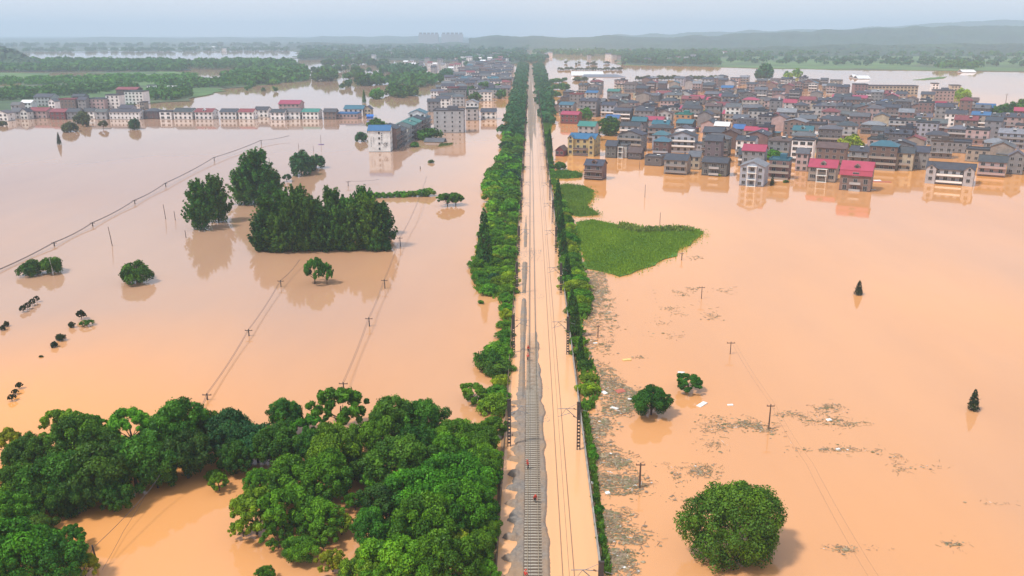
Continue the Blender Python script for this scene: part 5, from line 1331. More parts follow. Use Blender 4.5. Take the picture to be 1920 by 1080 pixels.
# far pale houses at the water and in the hazy woods
mark([('the wooded island', 520, 120), ('the far grove', 770, 125), ('the railway vanishing point', 995, 112), ('the far shore wood', 1260, 110), ('the right field', 1600, 112)], 'far')
FH2 = [(760,126,9,'white'),(772,124,7,'white'),(790,127,8,'lgrey'),(806,128,10,'white'),(815,131,9,'white'),(830,132,8,'white'),(838,128,12,'lgrey'),(846,134,9,'white'),(858,118,9,'white'),(868,114,10,'white'),(880,116,12,'white'),(893,110,9,'lgrey'),(902,112,11,'white'),
 (918,118,9,'white'),(926,122,10,'pink'),(938,116,9,'white'),(948,110,8,'lgrey'),(955,104,8,'white'),(825,121,10,'lgrey'),(852,124,10,'tan'),(905,124,11,'pink'),(935,128,13,'pink'),(928,106,8,'white'),(870,104,8,'white'),(800,118,8,'lgrey'),
 (1140,109,12,'white'),(1152,111,9,'lgrey'),(1160,113,8,'pink'),(1214,120,14,'cream'),(1256,119,10,'lgrey'),(1270,114,13,'lgrey'),(1286,117,9,'pink'),(1300,112,10,'lgrey'),(1316,110,8,'white'),(1275,104,8,'white'),(1302,101,9,'white'),(1326,102,8,'white'),(1345,100,9,'lgrey'),
 (1360,104,8,'white'),(1458,92,12,'white'),(1450,97,9,'lgrey'),(1522,99,10,'cream'),(1630,102,9,'lgrey'),(1680,95,12,'cream'),(1640,83,9,'white'),(1032,106,9,'white'),(1024,108,7,'lgrey'),(1180,100,8,'white'),(1080,99,7,'white'),(1240,100,8,'white')]
FH2 += [(845,140,11,'white'),(858,132,12,'white'),(872,124,12,'white'),(885,126,12,'lgrey'),(898,118,11,'white'),(910,114,11,'white'),(922,112,12,'lgrey'),(936,108,10,'white'),(948,118,11,'white'),(790,134,10,'white'),(775,131,9,'white'),(812,138,10,'lgrey'),(700,112,8,'white'),(660,108,8,'lgrey'),(735,106,8,'white'),(610,102,7,'white'),(420,96,8,'white'),(400,93,6,'white'),(300,94,6,'lgrey'),(1105,112,8,'lgrey'),(1560,96,9,'white'),(1760,98,9,'lgrey'),(1850,92,9,'white')]
for (px, py, w, wl) in FH2:
    q = P(px, py, 0)
    o = house(q.x, q.y, w / S(py) * .9, 14, 3, HR.uniform(-.2, .2), wl, HR.choice(('slate', 'grey', 'pgrey', 'dred', 'white')), HR.choice(('gable', 'flat', 'gable')), name='farmhouse', detail=1, ncol=3, lift=1.5, group='small far houses in the haze')
    say(o, f'tiny far {WN[wl]} house', px, py - 4, 'far')
for (xl, xr, lab) in [(785,822,'left of two hazy slab blocks on the skyline'), (828,868,'right of two hazy slab blocks on the skyline')]:
    q = P((xl + xr) / 2, 84, 0); s = FPX / (q - CAMLOC).dot(_f)
    for _ in (0,):
        o = thing('apartment_block', (q.x, q.y, 0), 0, label=lab, cat='apartment block')
        w = (xr - xl) / s; hh = 19 / s
        MB().box(-w/2, w/2, 0, 40, -1, hh).build('wall', M['wall'], o, color=WALLC['lgrey'])
        mbx = MB()
        for k in range(5): mbx.box(-w/2 + w * k / 5 + 4, -w/2 + w * (k + 1) / 5 - 4, 4, 30, hh, hh + 9)
        mbx.build('roof_huts', M['wall'], o, color=WALLC['grey'])
# sheds and other roofs at the water
q = P(815, 266, 0)
o = thing('barn', (q.x, q.y, 0), R(-6), label='long grey barn roof sunk to its eaves before the apartments', cat='barn')
w = 38 / S(266)
MB().slab([(-w/2,-3.5,.35),(w/2,-3.5,.35),(w/2,2,2.4),(-w/2,2,2.4)], .15).slab([(w/2,7.5,.35),(-w/2,7.5,.35),(-w/2,2,2.4),(w/2,2,2.4)], .15).build('roof', M['roof'], o, color=ROOFC['grey'])
MB().add([(-w/2+.4,-3,-1),(-w/2+.4,7,-1),(-w/2+.4,7,.4),(-w/2+.4,2,2.2),(-w/2+.4,-3,.4),(w/2-.4,-3,-1),(w/2-.4,7,-1),(w/2-.4,7,.4),(w/2-.4,2,2.2),(w/2-.4,-3,.4)], [(0,4,3,2,1),(5,6,7,8,9),(0,5,9,4),(1,2,7,6)]).build('wall', M['wall'], o, color=WALLC['dgrey'])
q = P(1120, 144, 0)
o = thing('greenhouse', (q.x, q.y, 0), 0, label='long white greenhouse roof with dark flank, drowned beyond the village', cat='greenhouse')
w = 95 / S(144)
MB().slab([(-w*.5,20,1.2),(w*.15,20,1.2),(w*.15,44,7),(-w*.5,44,7)], .3).build('white_roof', M['sheetroof'], o, color=ROOFC['white'])
MB().slab([(-w*.32,-14,.4),(w*.55,-14,.4),(w*.40,18,3.2),(-w*.25,18,3.2)], .3).build('dark_roof', M['sheetroof'], o, color=(.16, .17, .21))
MB().box(-w*.45, w*.13, 24, 60, -1, 1.5).box(-w*.22, w*.38, -10, 16, -1, .5).build('wall', M['wall'], o, color=WALLC['lgrey'])
for (px, py, wp, lab) in [(1618,148,24,'white shed roof drowned near the grassy spit at the far right'), (1815,136,26,'white shed roofs drowned at the far right shore'), (1602,146,8,'tiny white roof left of the drowned white shed')]:
    q = P(px, py, 0); w = wp / S(py)
    o = thing('shed', (q.x, q.y, 0), 0, label=lab, cat='shed')
    MB().slab([(-w/2,-6,.8),(w/2,-6,.8),(w/2,6,5),(-w/2,6,5)], .2).slab([(w/2,16,.8),(-w/2,16,.8),(-w/2,6,5),(w/2,6,5)], .2).build('roof', M['sheetroof'], o, color=ROOFC['white'])
    MB().box(-w/2+.6, w/2-.6, -4, 14, -1, 1.2).build('wall', M['wall'], o, color=WALLC['lgrey'])
q = P(694, 222, 0)
o = thing('tarpaulin_shelter', (q.x, q.y, 0), R(10), label='small bright blue tarpaulin shelter in the water', cat='shelter')
MB().slab([(-3,-2.5,1.8),(3,-2.5,1.8),(3,0,3.4),(-3,0,3.4)], .1).slab([(3,2.5,1.8),(-3,2.5,1.8),(-3,0,3.4),(3,0,3.4)], .1).build('cover', M['sheetroof'], o, color=(.02, .16, .55))
MB().box(-2.8, -2.6, -2.3, -2.1, -1, 2).box(2.6, 2.8, -2.3, -2.1, -1, 2).box(-2.8, 2.8, 2.1, 2.2, -1, 1.9).box(-2.75, 2.75, -2.25, -2.15, -.5, 1.2).build('frame', M['sheetroof'], o, color=(.02, .12, .42))
# ================================================================== GRASS
def grass(name, px, n, size, seed, col, label, z=.3):
    g = g2(seed); poly = gpoly(px)
    xs = [p[0] for p in poly]; ys = [p[1] for p in poly]; C = []
    while len(C) < n:
        a, b = g.uniform(min(xs), max(xs)), g.uniform(min(ys), max(ys))
        if inpoly(a, b, poly): C.append((a, b))
    C = np.array(C)
    fr = g.random(n) < (.30 if name == 'grass' else 0)
    C = C + np.where(fr[:, None], g.normal(size=(n, 2)) * np.array([1.3, 2.6]), 0)
    cl = (np.sin(C[:, 0] * .35 + 1) * np.cos(C[:, 1] * .16) + np.sin(C[:, 0] * .13 - C[:, 1] * .09)) * .5
    hgt = size * (.8 + .35 * cl + g.uniform(-.2, .35, n))
    ang = g.uniform(0, 6.28, n); lean = g.normal(size=(n, 2)) * .35 * hgt[:, None]
    wv = np.stack([np.cos(ang), np.sin(ang)], -1) * (size * .30)
    B0 = np.column_stack([C - wv, np.full(n, z)]); B1 = np.column_stack([C + wv, np.full(n, z)])
    T1 = np.column_stack([C + wv * .35 + lean, z + hgt]); T0 = np.column_stack([C - wv * .35 + lean, z + hgt * .92])
    V = np.stack([B0, B1, T1, T0], 1).reshape(-1, 3)
    tint = np.clip(.5 + cl * .16 + g.normal(size=n) * .1, 0, 1)
    o = link(name, npmesh(name, V, np.arange(4 * n).reshape(-1, 4), M['leaf'], np.repeat(tint, 4)), color=col)
    return tag(o, label, kind='stuff')
ISL = [(1083,418),(1110,413),(1160,424),(1200,431),(1260,429),(1312,431),(1320,438),(1292,461),(1270,474),(1235,492),(1200,507),(1160,519),(1145,514),(1100,503),(1090,470),(1082,440)]
land('bank', ISL, .28, M['grassland'], 4, 1.9, 'grassy island rising from the flood right of the railway')
grass('grass', ISL, 34000, .48, 501, (.185, .31, .02), 'vivid green grass covering the island right of the railway')
grass('reeds', [(1160,423),(1200,430),(1260,428),(1300,430),(1300,435),(1250,436),(1200,438),(1160,432)], 900, 1.5, 502, (.18, .25, .05), 'pale reeds along the far edge of the grass island', z=.1)
PT2 = [(1041,352),(1062,346),(1095,350),(1113,358),(1110,375),(1100,388),(1120,400),(1124,404),(1085,406),(1062,402),(1048,380)]
land('bank', PT2, .2, M['grassland'], 6, 1.5, 'drowned grassy patch beside the railway belt')
grass('grass', PT2, 11000, .6, 503, (.14, .24, .025), 'rough grass on the drowned patch beside the railway belt')
PT3 = [(1031,324),(1060,321),(1080,325),(1092,329),(1090,333),(1060,335),(1036,335)]
land('bank', PT3, .2, M['grassland'], 6, 1.2)
grass('grass', PT3, 2500, .9, 504, (.075, .19, .025), 'grass strip between the railway and the small grey house')
grass('grass', [(822,276),(848,272),(850,269),(825,270)], 500, .7, 505, (.08, .14, .03), 'thin weeds at the right end of the sunken barn')

# ================================================================== FLOATING DEBRIS
M['deb1'] = simple('grey_brown_debris', (.30, .22, .15), (.20, .145, .10), .8, .95)
M['deb2'] = simple('olive_plant_debris', (.20, .185, .09), (.13, .12, .06), .8, .95)
M['deb3'] = simple('straw_debris', (.40, .31, .19), (.28, .21, .13), .8, .95)
M['deb4'] = simple('plastic_litter', (.75, .73, .70), (.55, .52, .48), .8, .7)
DM = [M['deb1'], M['deb2'], M['deb3'], M['deb4']]
def debris(name, regions, seed, label):
    r = random.Random(seed); mb = MB()
    for px, n, big in regions:
        n = int(n * (1.9 if seed == 601 else 1.25))
        poly = gpoly(px); xs = [p[0] for p in poly]; ys = [p[1] for p in poly]; k = 0; tries = 0
        cl = [(r.uniform(min(xs), max(xs)), r.uniform(min(ys), max(ys)), r.uniform(.6, 2.6)) for _ in range(max(3, n // 22))]
        while k < n and tries < n * 30:
            tries += 1
            if r.random() < .75:
                c = r.choice(cl); a, b = r.gauss(c[0], c[2]), r.gauss(c[1], c[2] * .9)
            else: a, b = r.uniform(min(xs), max(xs)), r.uniform(min(ys), max(ys))
            if not inpoly(a, b, poly):
                if r.random() > .3: continue
                q0 = r.choice(poly)
                if min(abs(a - p_[0]) + abs(b - p_[1]) * .6 for p_ in poly) > 2.6: continue
            if a < EX1 + .3: continue
            k += 1
            mi = r.choices((0, 1, 2, 3), (8, 6, 5, .35))[0]
            z = .03 + r.random() * .10; t = r.uniform(0, 3.14)
            if r.random() < .5:                                           # a stick or stalk
                L = r.uniform(.3, 1.5) * big; dx_, dy_ = math.cos(t) * L / 2, math.sin(t) * L / 2; w = r.uniform(.025, .05) * big
                nx, ny = -math.sin(t) * w, math.cos(t) * w
                mb.add([(a-dx_-nx, b-dy_-ny, z), (a+dx_-nx, b+dy_-ny, z), (a+dx_+nx, b+dy_+ny, z), (a-dx_+nx, b-dy_+ny, z), (a-dx_, b-dy_, z+w), (a+dx_, b+dy_, z+w*1.6)],
                       [(0,1,5,4),(2,3,4,5),(1,2,5),(3,0,4)], mi)
            else:                                                          # a matted clump
                m = r.randint(5, 7); rad = r.choice((.1, .15, .15, .2, .28, .5)) * r.uniform(.6, 1.1) * big
                rim = [(a + math.cos(q / m * 6.283 + t) * rad * r.uniform(.5, 1.3), b + math.sin(q / m * 6.283 + t) * rad * r.uniform(.4, 1.0), z - .02) for q in range(m)]
                mb.add(rim + [(a, b, z + rad * .28)], [(q, (q + 1) % m, m) for q in range(m)], mi)
    tag(mb.build(name, DM), label, kind='stuff')
debris('floating_debris', [
 ([(1098,508),(1135,511),(1142,545),(1112,592),(1096,560)], 900, 1.0), ([(1092,560),(1150,560),(1162,612),(1142,660),(1152,702),(1126,684),(1090,640)], 620, 1.0),
 ([(1126,690),(1152,714),(1198,735),(1202,765),(1166,776),(1130,782),(1126,740)], 900, 1.0), ([(1096,785),(1132,780),(1148,800),(1126,830),(1104,840)], 420, .9), ([(1108,835),(1150,852),(1186,866),(1160,882),(1126,874),(1106,860)], 420, .9),
 ([(1112,884),(1192,896),(1216,910),(1192,926),(1132,930),(1114,905)], 520, .85), ([(1122,952),(1166,965),(1162,985),(1216,1012),(1200,1022),(1130,1022)], 560, .85), ([(1130,1030),(1192,1032),(1172,1062),(1142,1080),(1132,1060)], 420, .85)], 601,
 'grey-brown mat of floating rubbish along the right foot of the railway')
debris('floating_debris', [
 ([(1150,520),(1330,535),(1372,545),(1345,602),(1180,702),(1142,622)], 120, .9), ([(1262,545),(1300,543),(1302,553),(1266,556)], 40, 1.0), ([(1285,540),(1372,540),(1372,548),(1290,548)], 40, 1.0), ([(1255,578),(1276,574),(1276,590),(1258,590)], 30, .8), ([(1326,590),(1348,590),(1348,600),(1326,600)], 40, .8),
 ([(1272,480),(1300,478),(1318,482),(1300,490),(1275,488)], 40, .9)], 602, 'scattered bits of floating rubbish off the grass island')
debris('floating_debris', [
 ([(1314,803),(1350,796),(1400,789),(1444,800),(1460,806),(1440,810),(1400,800),(1350,806),(1318,812)], 420, .8), ([(1448,772),(1490,776),(1540,790),(1545,798),(1500,786),(1450,781)], 150, .75), ([(1528,770),(1552,756),(1584,760),(1570,772),(1535,778)], 150, .75),
 ([(1538,795),(1560,784),(1600,792),(1636,798),(1600,800),(1560,800)], 170, .75), ([(1486,840),(1580,840),(1660,842),(1660,848),(1560,848),(1486,846)], 170, .7), ([(1668,850),(1690,852),(1696,888),(1680,890)], 60, .7), ([(1704,872),(1760,872),(1760,882),(1704,880)], 26, .6),
 ([(1288,888),(1300,876),(1340,870),(1338,890),(1300,896)], 190, .8), ([(1258,876),(1278,874),(1274,898),(1260,902)], 60, .7), ([(1322,832),(1352,828),(1350,840),(1326,840)], 70, .7), ([(1564,1024),(1604,1024),(1600,1036),(1570,1036)], 90, .6), ([(1535,1020),(1690,1022),(1700,1036),(1540,1034)], 34, .5),
 ([(1770,1018),(1806,1018),(1804,1024),(1774,1024)], 60, .6), ([(1380,780),(1320,775),(1310,790),(1370,792)], 40, .7), ([(1180,850),(1330,880),(1330,960),(1210,940)], 40, .6), ([(1840,942),(1912,942),(1912,948),(1840,946)], 16, .6)], 603, 'drifting lines of plant rubbish in the open water on the right')
debris('floating_debris', [
 ([(790,328),(812,326),(815,342),(795,344)], 46, .9), ([(795,312),(812,312),(806,326),(796,326)], 20, .9), ([(748,392),(764,392),(764,396),(748,396)], 20, .9), ([(632,337),(712,334),(712,339),(632,349)], 24, .8), ([(850,695),(900,690),(905,706),(855,705)], 40, .7), ([(640,505),(990,545),(880,700),(700,620)], 26, .6),
 ([(660,700),(680,702),(680,710),(660,708)], 8, .5), ([(560,520),(640,538),(640,545),(560,540)], 12, .6)], 604, 'sparse floating bits in the water left of the railway')
def board(px, py, L, W, rz, m, lab, name='floating_board', th=.18):
    q = P(px, py, 0); o = MB().add([(-L/2,-W/2,-.1),(L/2,-W/2,-.1),(L/2,W/2,-.1),(-L/2,W/2,-.1),(-L/2,-W/2,th*.6),(L/2,-W/2,th),(L/2,W/2,th),(-L/2,W/2,th*.6)],
        [(0,3,2,1),(4,5,6,7),(0,1,5,4),(1,2,6,5),(2,3,7,6),(3,0,4,7)]).build(name, m, loc=(q.x, q.y, .02), rz=R(rz))
    tag(o, lab, 'board')
M['redsheet'] = simple('faded_red_sheet', (.5, .13, .08), (.36, .10, .07), .8, .7)
M['yellow'] = simple('yellow_foam_board', (.75, .55, .2), (.6, .42, .15), .8, .8)
board(1316,759,2.6,1.0,48,M['white'],'white floating panel right of the dark domed tree')
board(1277,699,1.4,.7,-15,M['white'],'small white board above the half drowned open tree')
board(1369,760,1.1,.6,0,M['white'],'small white scrap right of the floating panel')
board(1175,675,1.9,.9,8,M['yellow'],'yellow board floating off the railside rubbish')
board(1163,734,1.9,1.6,20,M['redsheet'],'faded red wreck stuck in the railside rubbish')
board(1133,737,.9,1.4,30,M['white'],'white sack left of the faded red wreck')
board(1152,766,1.6,.8,-40,M['deb4'],'pale plank in the rubbish below the red wreck')
board(1181,749,.8,.6,-10,M['white'],'white scrap right of the red wreck')
board(1116,644,1.0,.5,0,M['white'],'white board beside the bare footed cypress')
board(1114,906,.95,.7,0,M['white'],'white block at the fence left of the near pole')
board(1139,925,.7,.7,10,M['white'],'white box in the rubbish below the pole')
board(1155,915,3.2,.22,4,M['deb3'],'long pale pole floating left of the near utility pole')
board(1110,880,.6,.5,10,M['white'],'tiny white scrap at the fence by the bright tufts')
board(1554,788,.9,.8,10,M['white'],'white bag in the drifting rubbish line')
board(1571,843,.7,.5,10,M['deb4'],'pale scrap in the straight rubbish line')
board(1653,341,8.5,2.6,-8,M['redsheet'],'red and white float beside the foremost brick house')
board(1645,339,3.2,2.9,-8,M['white'],'white sheet lying on the red float', th=.3)
board(1634,356,4.0,1.3,-12,M['palepole'],'pale skiff-like board at the corner of the foremost brick house')
board(1460,339,4,1.0,0,M['deb4'],'pale plank before the teal-roofed brick house')
board(602,271,3.5,2.2,0,simple('purple_sheet', (.12,.06,.3), None, 1, .7),'purple float at the foot of a thin pole')

# ================================================================== POLES AND WIRES
def pole(px, py, hpx, lab, arms=0, m='pole', r=.14, lean=0.0, name='utility_pole', armw=1.1, dx_=0.0):
    q = P(px, py, 0); h = hpx / (S(py) * math.cos(PITCH))
    o = thing(name, (q.x, q.y, 0), label=lab, cat='pole')
    MB().tube([(0, 0, -1.2), (lean * h * .5, 0, h * .5), (lean * h, 0, h)], r, 7, rads=[r * 1.15, r, r * .75]).build('post', M[m], o)
    for k in range(arms):
        z = h - .35 - k * .9; x = lean * z
        a = MB().box(x - armw, x + armw, -.07, .07, z - .07, z + .07).build('crossarm', M[m], o)
        for s in (-.9, 0, .9):
            MB().tube([(x + s * armw, 0, z + .05), (x + s * armw, 0, z + .28)], .06, 5).build('insulator', M['wetrail'], a)
    return Vector((q.x + lean * h, q.y, h))
def wire(pts, lab, r=.03, sag=.6, name='overhead_wire', group=None):
    out = []
    for a, b in zip(pts[:-1], pts[1:]):
        for k in range(10):
            t = k / 10; p = a.lerp(b, t); p.z = max(.03, p.z - sag * 4 * t * (1 - t)); out.append(p)
    out.append(pts[-1])
    tag(MB().tube(out, r, 4).build(name, M['wire']), lab, 'wire', group)
t1 = pole(1199,915,50,'tall dark utility pole with two short arms nearest the big round tree', 1, r=.16, armw=.75)
t2 = pole(1441,805,49,'brown utility pole in the drifting rubbish line', 1, r=.13, armw=.7)
t3 = pole(1369,664,24,'small cross-shaped pole in the open water on the right', 1, r=.10, armw=.9)
t4 = pole(1315,560,23,'thin pole off the grass island debris', 1, r=.10, armw=.8)
t5 = pole(1121,633,24,'pole standing in the railside rubbish', 1, r=.12, armw=.4)
t6 = pole(1278,488,14,'short pole at the shore of the grass island', 1, armw=.5)
t7 = pole(1237,424,25,'thin pole behind the grass island', 0, r=.10)
t8 = pole(1209,370,23,'thin pole in the water before the olive house', 0, r=.11)
t9 = pole(1199,318,16,'thin pole before the white framed house front', 0, r=.10)
t10 = pole(1047,360,26,'thin pole between the railway and the small grey house', 0, r=.11)
t11 = pole(1885,197,20,'far power pole right of the village', 2, r=.25, armw=1.6)
wire([t3, t2, P(1512,870,5.2), P(1640,1100,5.2)], 'left wire of the faint line crossing the water on the right', .012, .5, group='faint wires on the right')
wire([t3 + Vector((.8,0,0)), t2 + Vector((.8,0,0)), P(1524,868,5.2), P(1660,1100,5.2)], 'right wire of the faint line crossing the water on the right', .012, .5, group='faint wires on the right')
def line(name, pts, hpx, rads, nw, sp, labs, wirelab, group, r=.045, lean=0.0):
    tops = []
    for i, (px, py) in enumerate(pts):
        if labs[i]: tops.append(pole(px, py, hpx, labs[i], 1, 'darkpole', rads, armw=.9, lean=lean))
        else: tops.append(P(px, py, hpx / S(py)))
    for k in range(nw):
        off = Vector(((k - (nw - 1) / 2) * sp, 0, -.12))
        wire([t + off for t in tops], wirelab, r, .55, group=group)
line('far', [(-40,520),(102,461),(174,424),(253,382),(311,350),(402,302),(490,270),(542,254)], 7, .2, 3, .32,
     [None,'nearest cross-topped stub of the long slanting left line','second stub of the long slanting left line','third stub of the long slanting left line','fourth stub of the long slanting left line','fifth stub of the long slanting left line','sixth stub of the long slanting left line',None],
     'one of three wires skimming the water in the long slanting left line', 'wires of the long slanting left line', .055)
line('mid', [(375,760),(389,750),(467,630),(527,538),(562,486)], 13, .14, 2, .26, [None,'pole with a broken crosspiece where the middle line meets the wood','leaning pole stub halfway along the middle line','far pole stub of the middle line near the poplar block',None],
     'one of two wires in the middle line running to the poplar block', 'wires of the middle line', .04)
line('third', [(645,733),(693,612),(722,541),(751,462),(779,388),(800,330)], 17, .14, 2, .3, ['wooden pole rising behind the tall bright tree','dark leaning pole with debris on its wires','far pole of the debris hung line','dark stub at the right corner of the poplar block',None,None],
     'one of two debris-hung wires right of the poplar block', 'debris-hung wires', .035, -.04)
tp = pole(184,1064,46,'leaning dark pole in the wood clearing', 0, 'darkpole', .13, -.10)
wire([P(150,1078,3.0), tp + Vector((0,0,-.5)), P(268,932,3.4), P(300,890,4.5)], 'upper wire across the wood clearing', .045, .2)
wire([P(192,1068,.4), P(232,995,.6), P(272,930,1.6)], 'lower slack wire across the wood clearing', .025, .1)
for (px, py, hh, lab, m, lean) in [(211,461,35,'lone leaning pole in the wide water on the left','pole',-.1),(311,411,27,'taller of a pair of thin poles left of the pointed poplars','pole',-.07),(329,413,17,'lesser of a pair of thin poles left of the pointed poplars','pole',-.05),(349,446,14,'short thin stake left of the pointed poplars','pole',-.05),
        (101,516,32,'pale concrete pole standing in the long low bush','palepole',-.12),(508,323,26,'thin pole between the poplar clump and the dense tree pair','pole',-.06),(588,284,10,'short stake behind the dense tree pair','pole',0),(602,272,18,'thin pole over the purple float','pole',0),(732,330,0,'',None,0),
        (898,672,14,'pole stump behind the dark bush by the left belt','pole',-.03),(921,322,14,'pole among the left belt bushes','palepole',0),(664,262,0,'',None,0),(560,278,9,'short stake in front of the pinkish hall','pole',0),(1115,1079,0,'',None,0)]:
    if hh: pole(px, py, hh, lab, 0, m, .12, lean)
c1 = pole(653,349,9,'small cross-topped stub behind the poplar block', 1, 'darkpole', .16)
c2 = P(712,336,1.2)
wire([c1, P(690,339,1.0), c2], 'short wire trailing right from the cross-topped stub', .05, .1)
pole(788,317,5,'tiny dark stub beside the floating bits', 0, 'darkpole', .2)

# ================================================================== PEOPLE on the track
M['skin'] = simple('skin', (.5, .3, .2), (.44, .26, .17), 3, .6)
M['vest'] = simple('red_work_jacket', (.62, .05, .03), (.45, .035, .025), 4, .8)
M['trousers'] = simple('dark_work_trousers', (.03, .035, .05), (.02, .022, .03), 4, .9)
M['helmet'] = simple('red_helmet', (.65, .06, .03), None, 4, .4)
def skinned(name, verts, edges, radii, m, parent, sub=1, root=0):
    me = bpy.data.meshes.new(name); me.from_pydata(verts, edges, []); me.materials.append(m)
    o = link(name, me, parent)
    sk = o.modifiers.new('skin', 'SKIN'); sk.use_smooth_shade = True
    for i, v in enumerate(me.skin_vertices[0].data):
        r = radii[i]; v.radius = r if hasattr(r, '__len__') else (r, r); v.use_root = (i == root)
    if sub: o.modifiers.new('sub', 'SUBSURF').levels = sub; o.modifiers['sub'].render_levels = sub
    return o
def person(px, py, rz, lab, bend=0.0, stride=.16, arm=.25):
    q = P(px, py, .75); o = thing('person', (q.x, q.y, .66), R(rz), label=lab, cat='person', group='workers on the railway track')
    cb, sb = math.cos(bend), math.sin(bend)
    def up(x, y, z):                                   # a point of the upper body, bent forward (towards -y) at the hip
        dz = z - .92; return (x, y * cb - dz * sb, .92 + dz * cb + y * sb)
    pel = (0, 0, .92)
    V = [pel, up(0,0,1.12), up(0,.01,1.34), up(0,0,1.47), up(0,-.01,1.55), up(0,-.02,1.66), up(0,-.02,1.74)]
    E = [(0,1),(1,2),(2,3),(3,4),(4,5),(5,6)]; Rr = [(.15,.11),(.14,.10),(.16,.10),(.07,.07),(.055,.06),(.085,.10),(.06,.07)]
    V += [up(0,-.125,1.635)]; E += [(5,7)]; Rr += [.02]                                   # nose
    legs = []
    for s in (-1, 1):
        st = s * stride
        i = len(V); V += [(s*.09,0,.86), (s*.10,-st*.5-.03,.48), (s*.10,-st,.09), (s*.11,-st-.15,.035)]
        E += [(0,i),(i,i+1),(i+1,i+2),(i+2,i+3)]; Rr += [.085,.062,.045,(.04,.03)]; legs.append(i)
        j = len(V); ay = arm * (1 if s > 0 else .5)
        V += [up(s*.19,0,1.41), up(s*.25,-.02-ay*.3,1.14), up(s*.25,-.08-ay,.94), up(s*.25,-.10-ay*1.15,.86)]
        E += [(2,j),(j,j+1),(j+1,j+2),(j+2,j+3)]; Rr += [.058,.044,.033,(.04,.02)]
        hx, hy, hz = .25 * s, -.10 - ay * 1.15, .86
        for k, L in enumerate((.075, .088, .082, .066)):                                   # four bent fingers and a thumb from the side of the palm
            f = len(V); off = (k - 1.5) * .019
            V += [up(hx - s*.012, hy + off, hz - L * .55), up(hx - s*.03, hy + off, hz - L)]
            E += [(j+3,f),(f,f+1)]; Rr += [.0095,.008]
        f = len(V); V += [up(hx - s*.015, hy - .045, hz - .01), up(hx - s*.03, hy - .06, hz - .045)]; E += [(j+3,f),(f,f+1)]; Rr += [.011,.009]
    body = skinned('body', V, E, Rr, M['skin'], o)
    jv = [up(0,0,.90), up(0,0,1.12), up(0,.01,1.36), up(0,0,1.46)]; je = [(0,1),(1,2),(2,3)]; jr = [(.175,.135),(.168,.125),(.19,.13),(.08,.08)]
    for s in (-1, 1):
        j = len(jv); ay = arm * (1 if s > 0 else .5)
        jv += [up(s*.195,0,1.41), up(s*.255,-.02-ay*.3,1.14), up(s*.255,-.075-ay*.93,.97)]; je += [(2,j),(j,j+1),(j+1,j+2)]; jr += [.08,.064,.052]
    skinned('jacket', jv, je, jr, M['vest'], body)
    tv = [(0,0,.94)]; te = []; trr = [(.165,.125)]
    for s in (-1, 1):
        st = s * stride; i = len(tv)
        tv += [(s*.09,0,.84), (s*.10,-st*.5-.03,.48), (s*.10,-st,.12)]; te += [(0,i),(i,i+1),(i+1,i+2)]; trr += [.105,.08,.065]
    skinned('trousers', tv, te, trr, M['trousers'], body)
    c = Vector(up(0, -.015, 1.70)); mb = MB(); rows = []
    for a in range(6):
        t = a / 5 * math.pi / 2; rows.append([(c.x + .135*math.cos(t)*math.cos(u), c.y + .155*math.cos(t)*math.sin(u), c.z + .14*math.sin(t)) for u in [k*math.pi/6 for k in range(12)]])
    vs = [v for r_ in rows for v in r_]; fs = [(a*12+k, a*12+(k+1)%12, (a+1)*12+(k+1)%12, (a+1)*12+k) for a in range(5) for k in range(12)]
    mb.add(vs, fs); brim = [(c.x + .16*math.cos(k*math.pi/6), c.y - .02 + .19*math.sin(k*math.pi/6), c.z - .005) for k in range(12)]
    mb.slab(brim, .015); mb.build('helmet', M['helmet'], body)
    return o
person(1003,942,10,'worker in a red jacket bending over between the rails', .55, .2, .35)
person(990,879,-60,'worker in red standing on the gravel left of the rails', .15, .15, .25)
person(985,1089,150,'worker whose red jacket shows at the bottom edge of the picture', .1, .12, .2)
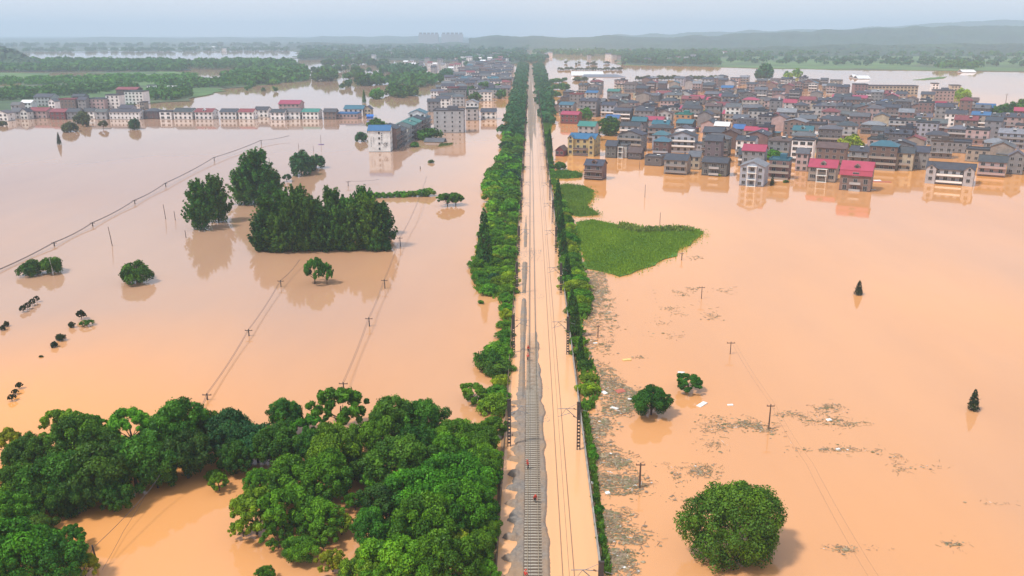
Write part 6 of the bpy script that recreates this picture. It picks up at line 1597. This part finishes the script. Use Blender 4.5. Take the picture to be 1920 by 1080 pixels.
person(990.5,660,0,'farther of two workers in red far up the track', .2, .2, .3)
person(989.5,676,170,'nearer of two workers in red far up the track', .4, .15, .3)

# ---- water lying in the left fields, and a grassy spit at the right
def pond(px, lab):
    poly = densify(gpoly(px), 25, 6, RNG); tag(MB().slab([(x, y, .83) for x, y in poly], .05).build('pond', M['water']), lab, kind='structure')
pond([(90,138),(160,137),(205,140),(200,144),(150,145),(95,143)], 'flooded patch in the far left fields')
pond([(-20,158),(40,157),(42,161),(-20,164)], 'flooded patch at the left edge of the fields')
pond([(60,99.5),(330,98),(330,96.5),(60,97.5)], 'pale floodwater on the far left plain')
pond([(380,98),(540,97),(540,95.5),(380,96)], None)
pond([(100,93),(480,92),(480,91),(100,91.6)], None)
pond([(620,104),(700,103),(790,104),(700,106)], 'pale floodwater beyond the town')
pond([(800,109),(850,108),(850,111),(800,112)], None)
pond([(100,164),(200,160),(210,162),(110,168)], None)
land('bank', [(1712,150),(1745,146),(1775,144),(1770,147),(1735,150)], .5, M['grassland'], 12, 3, 'thin grassy spit behind the cream school')

def verge(B, side, n, seed):
    l = [(b[1], b[0]) for b in B]; r_ = [(b[2], b[0]) for b in B]
    px = l + r_[::-1]
    return px
grass('undergrowth', [(x + 2, y) for y, x, _ in BELT_L] + [(min(x, 995 - 4.6 * S(y)), y) for y, _, x in BELT_L[::-1]], 15000, 1.25, 511, (.085, .215, .014), 'bright scrub and weeds under the left railside bushes', z=0)
grass('undergrowth', [(max(x, 995 + 10.2 * S(y)), y) for y, x, _ in BELT_R] + [(max(x, 995 + 11.0 * S(y)), y) for y, _, x in BELT_R[::-1]], 9000, 1.15, 512, (.085, .20, .016), 'bright scrub and weeds under the right railside bushes', z=0)
grass('undergrowth', [(995 + 10.1 * S(y), y) for y in (770, 800, 840, 880, 930, 980, 1030, 1079)] + [(995 + 10.7 * S(y), y) for y in (1079, 1030, 980, 930, 880, 840, 800, 770)], 1300, .8, 513, (.09, .19, .02), 'thin weeds along the foot of the right fence', z=0)
finish_labels()
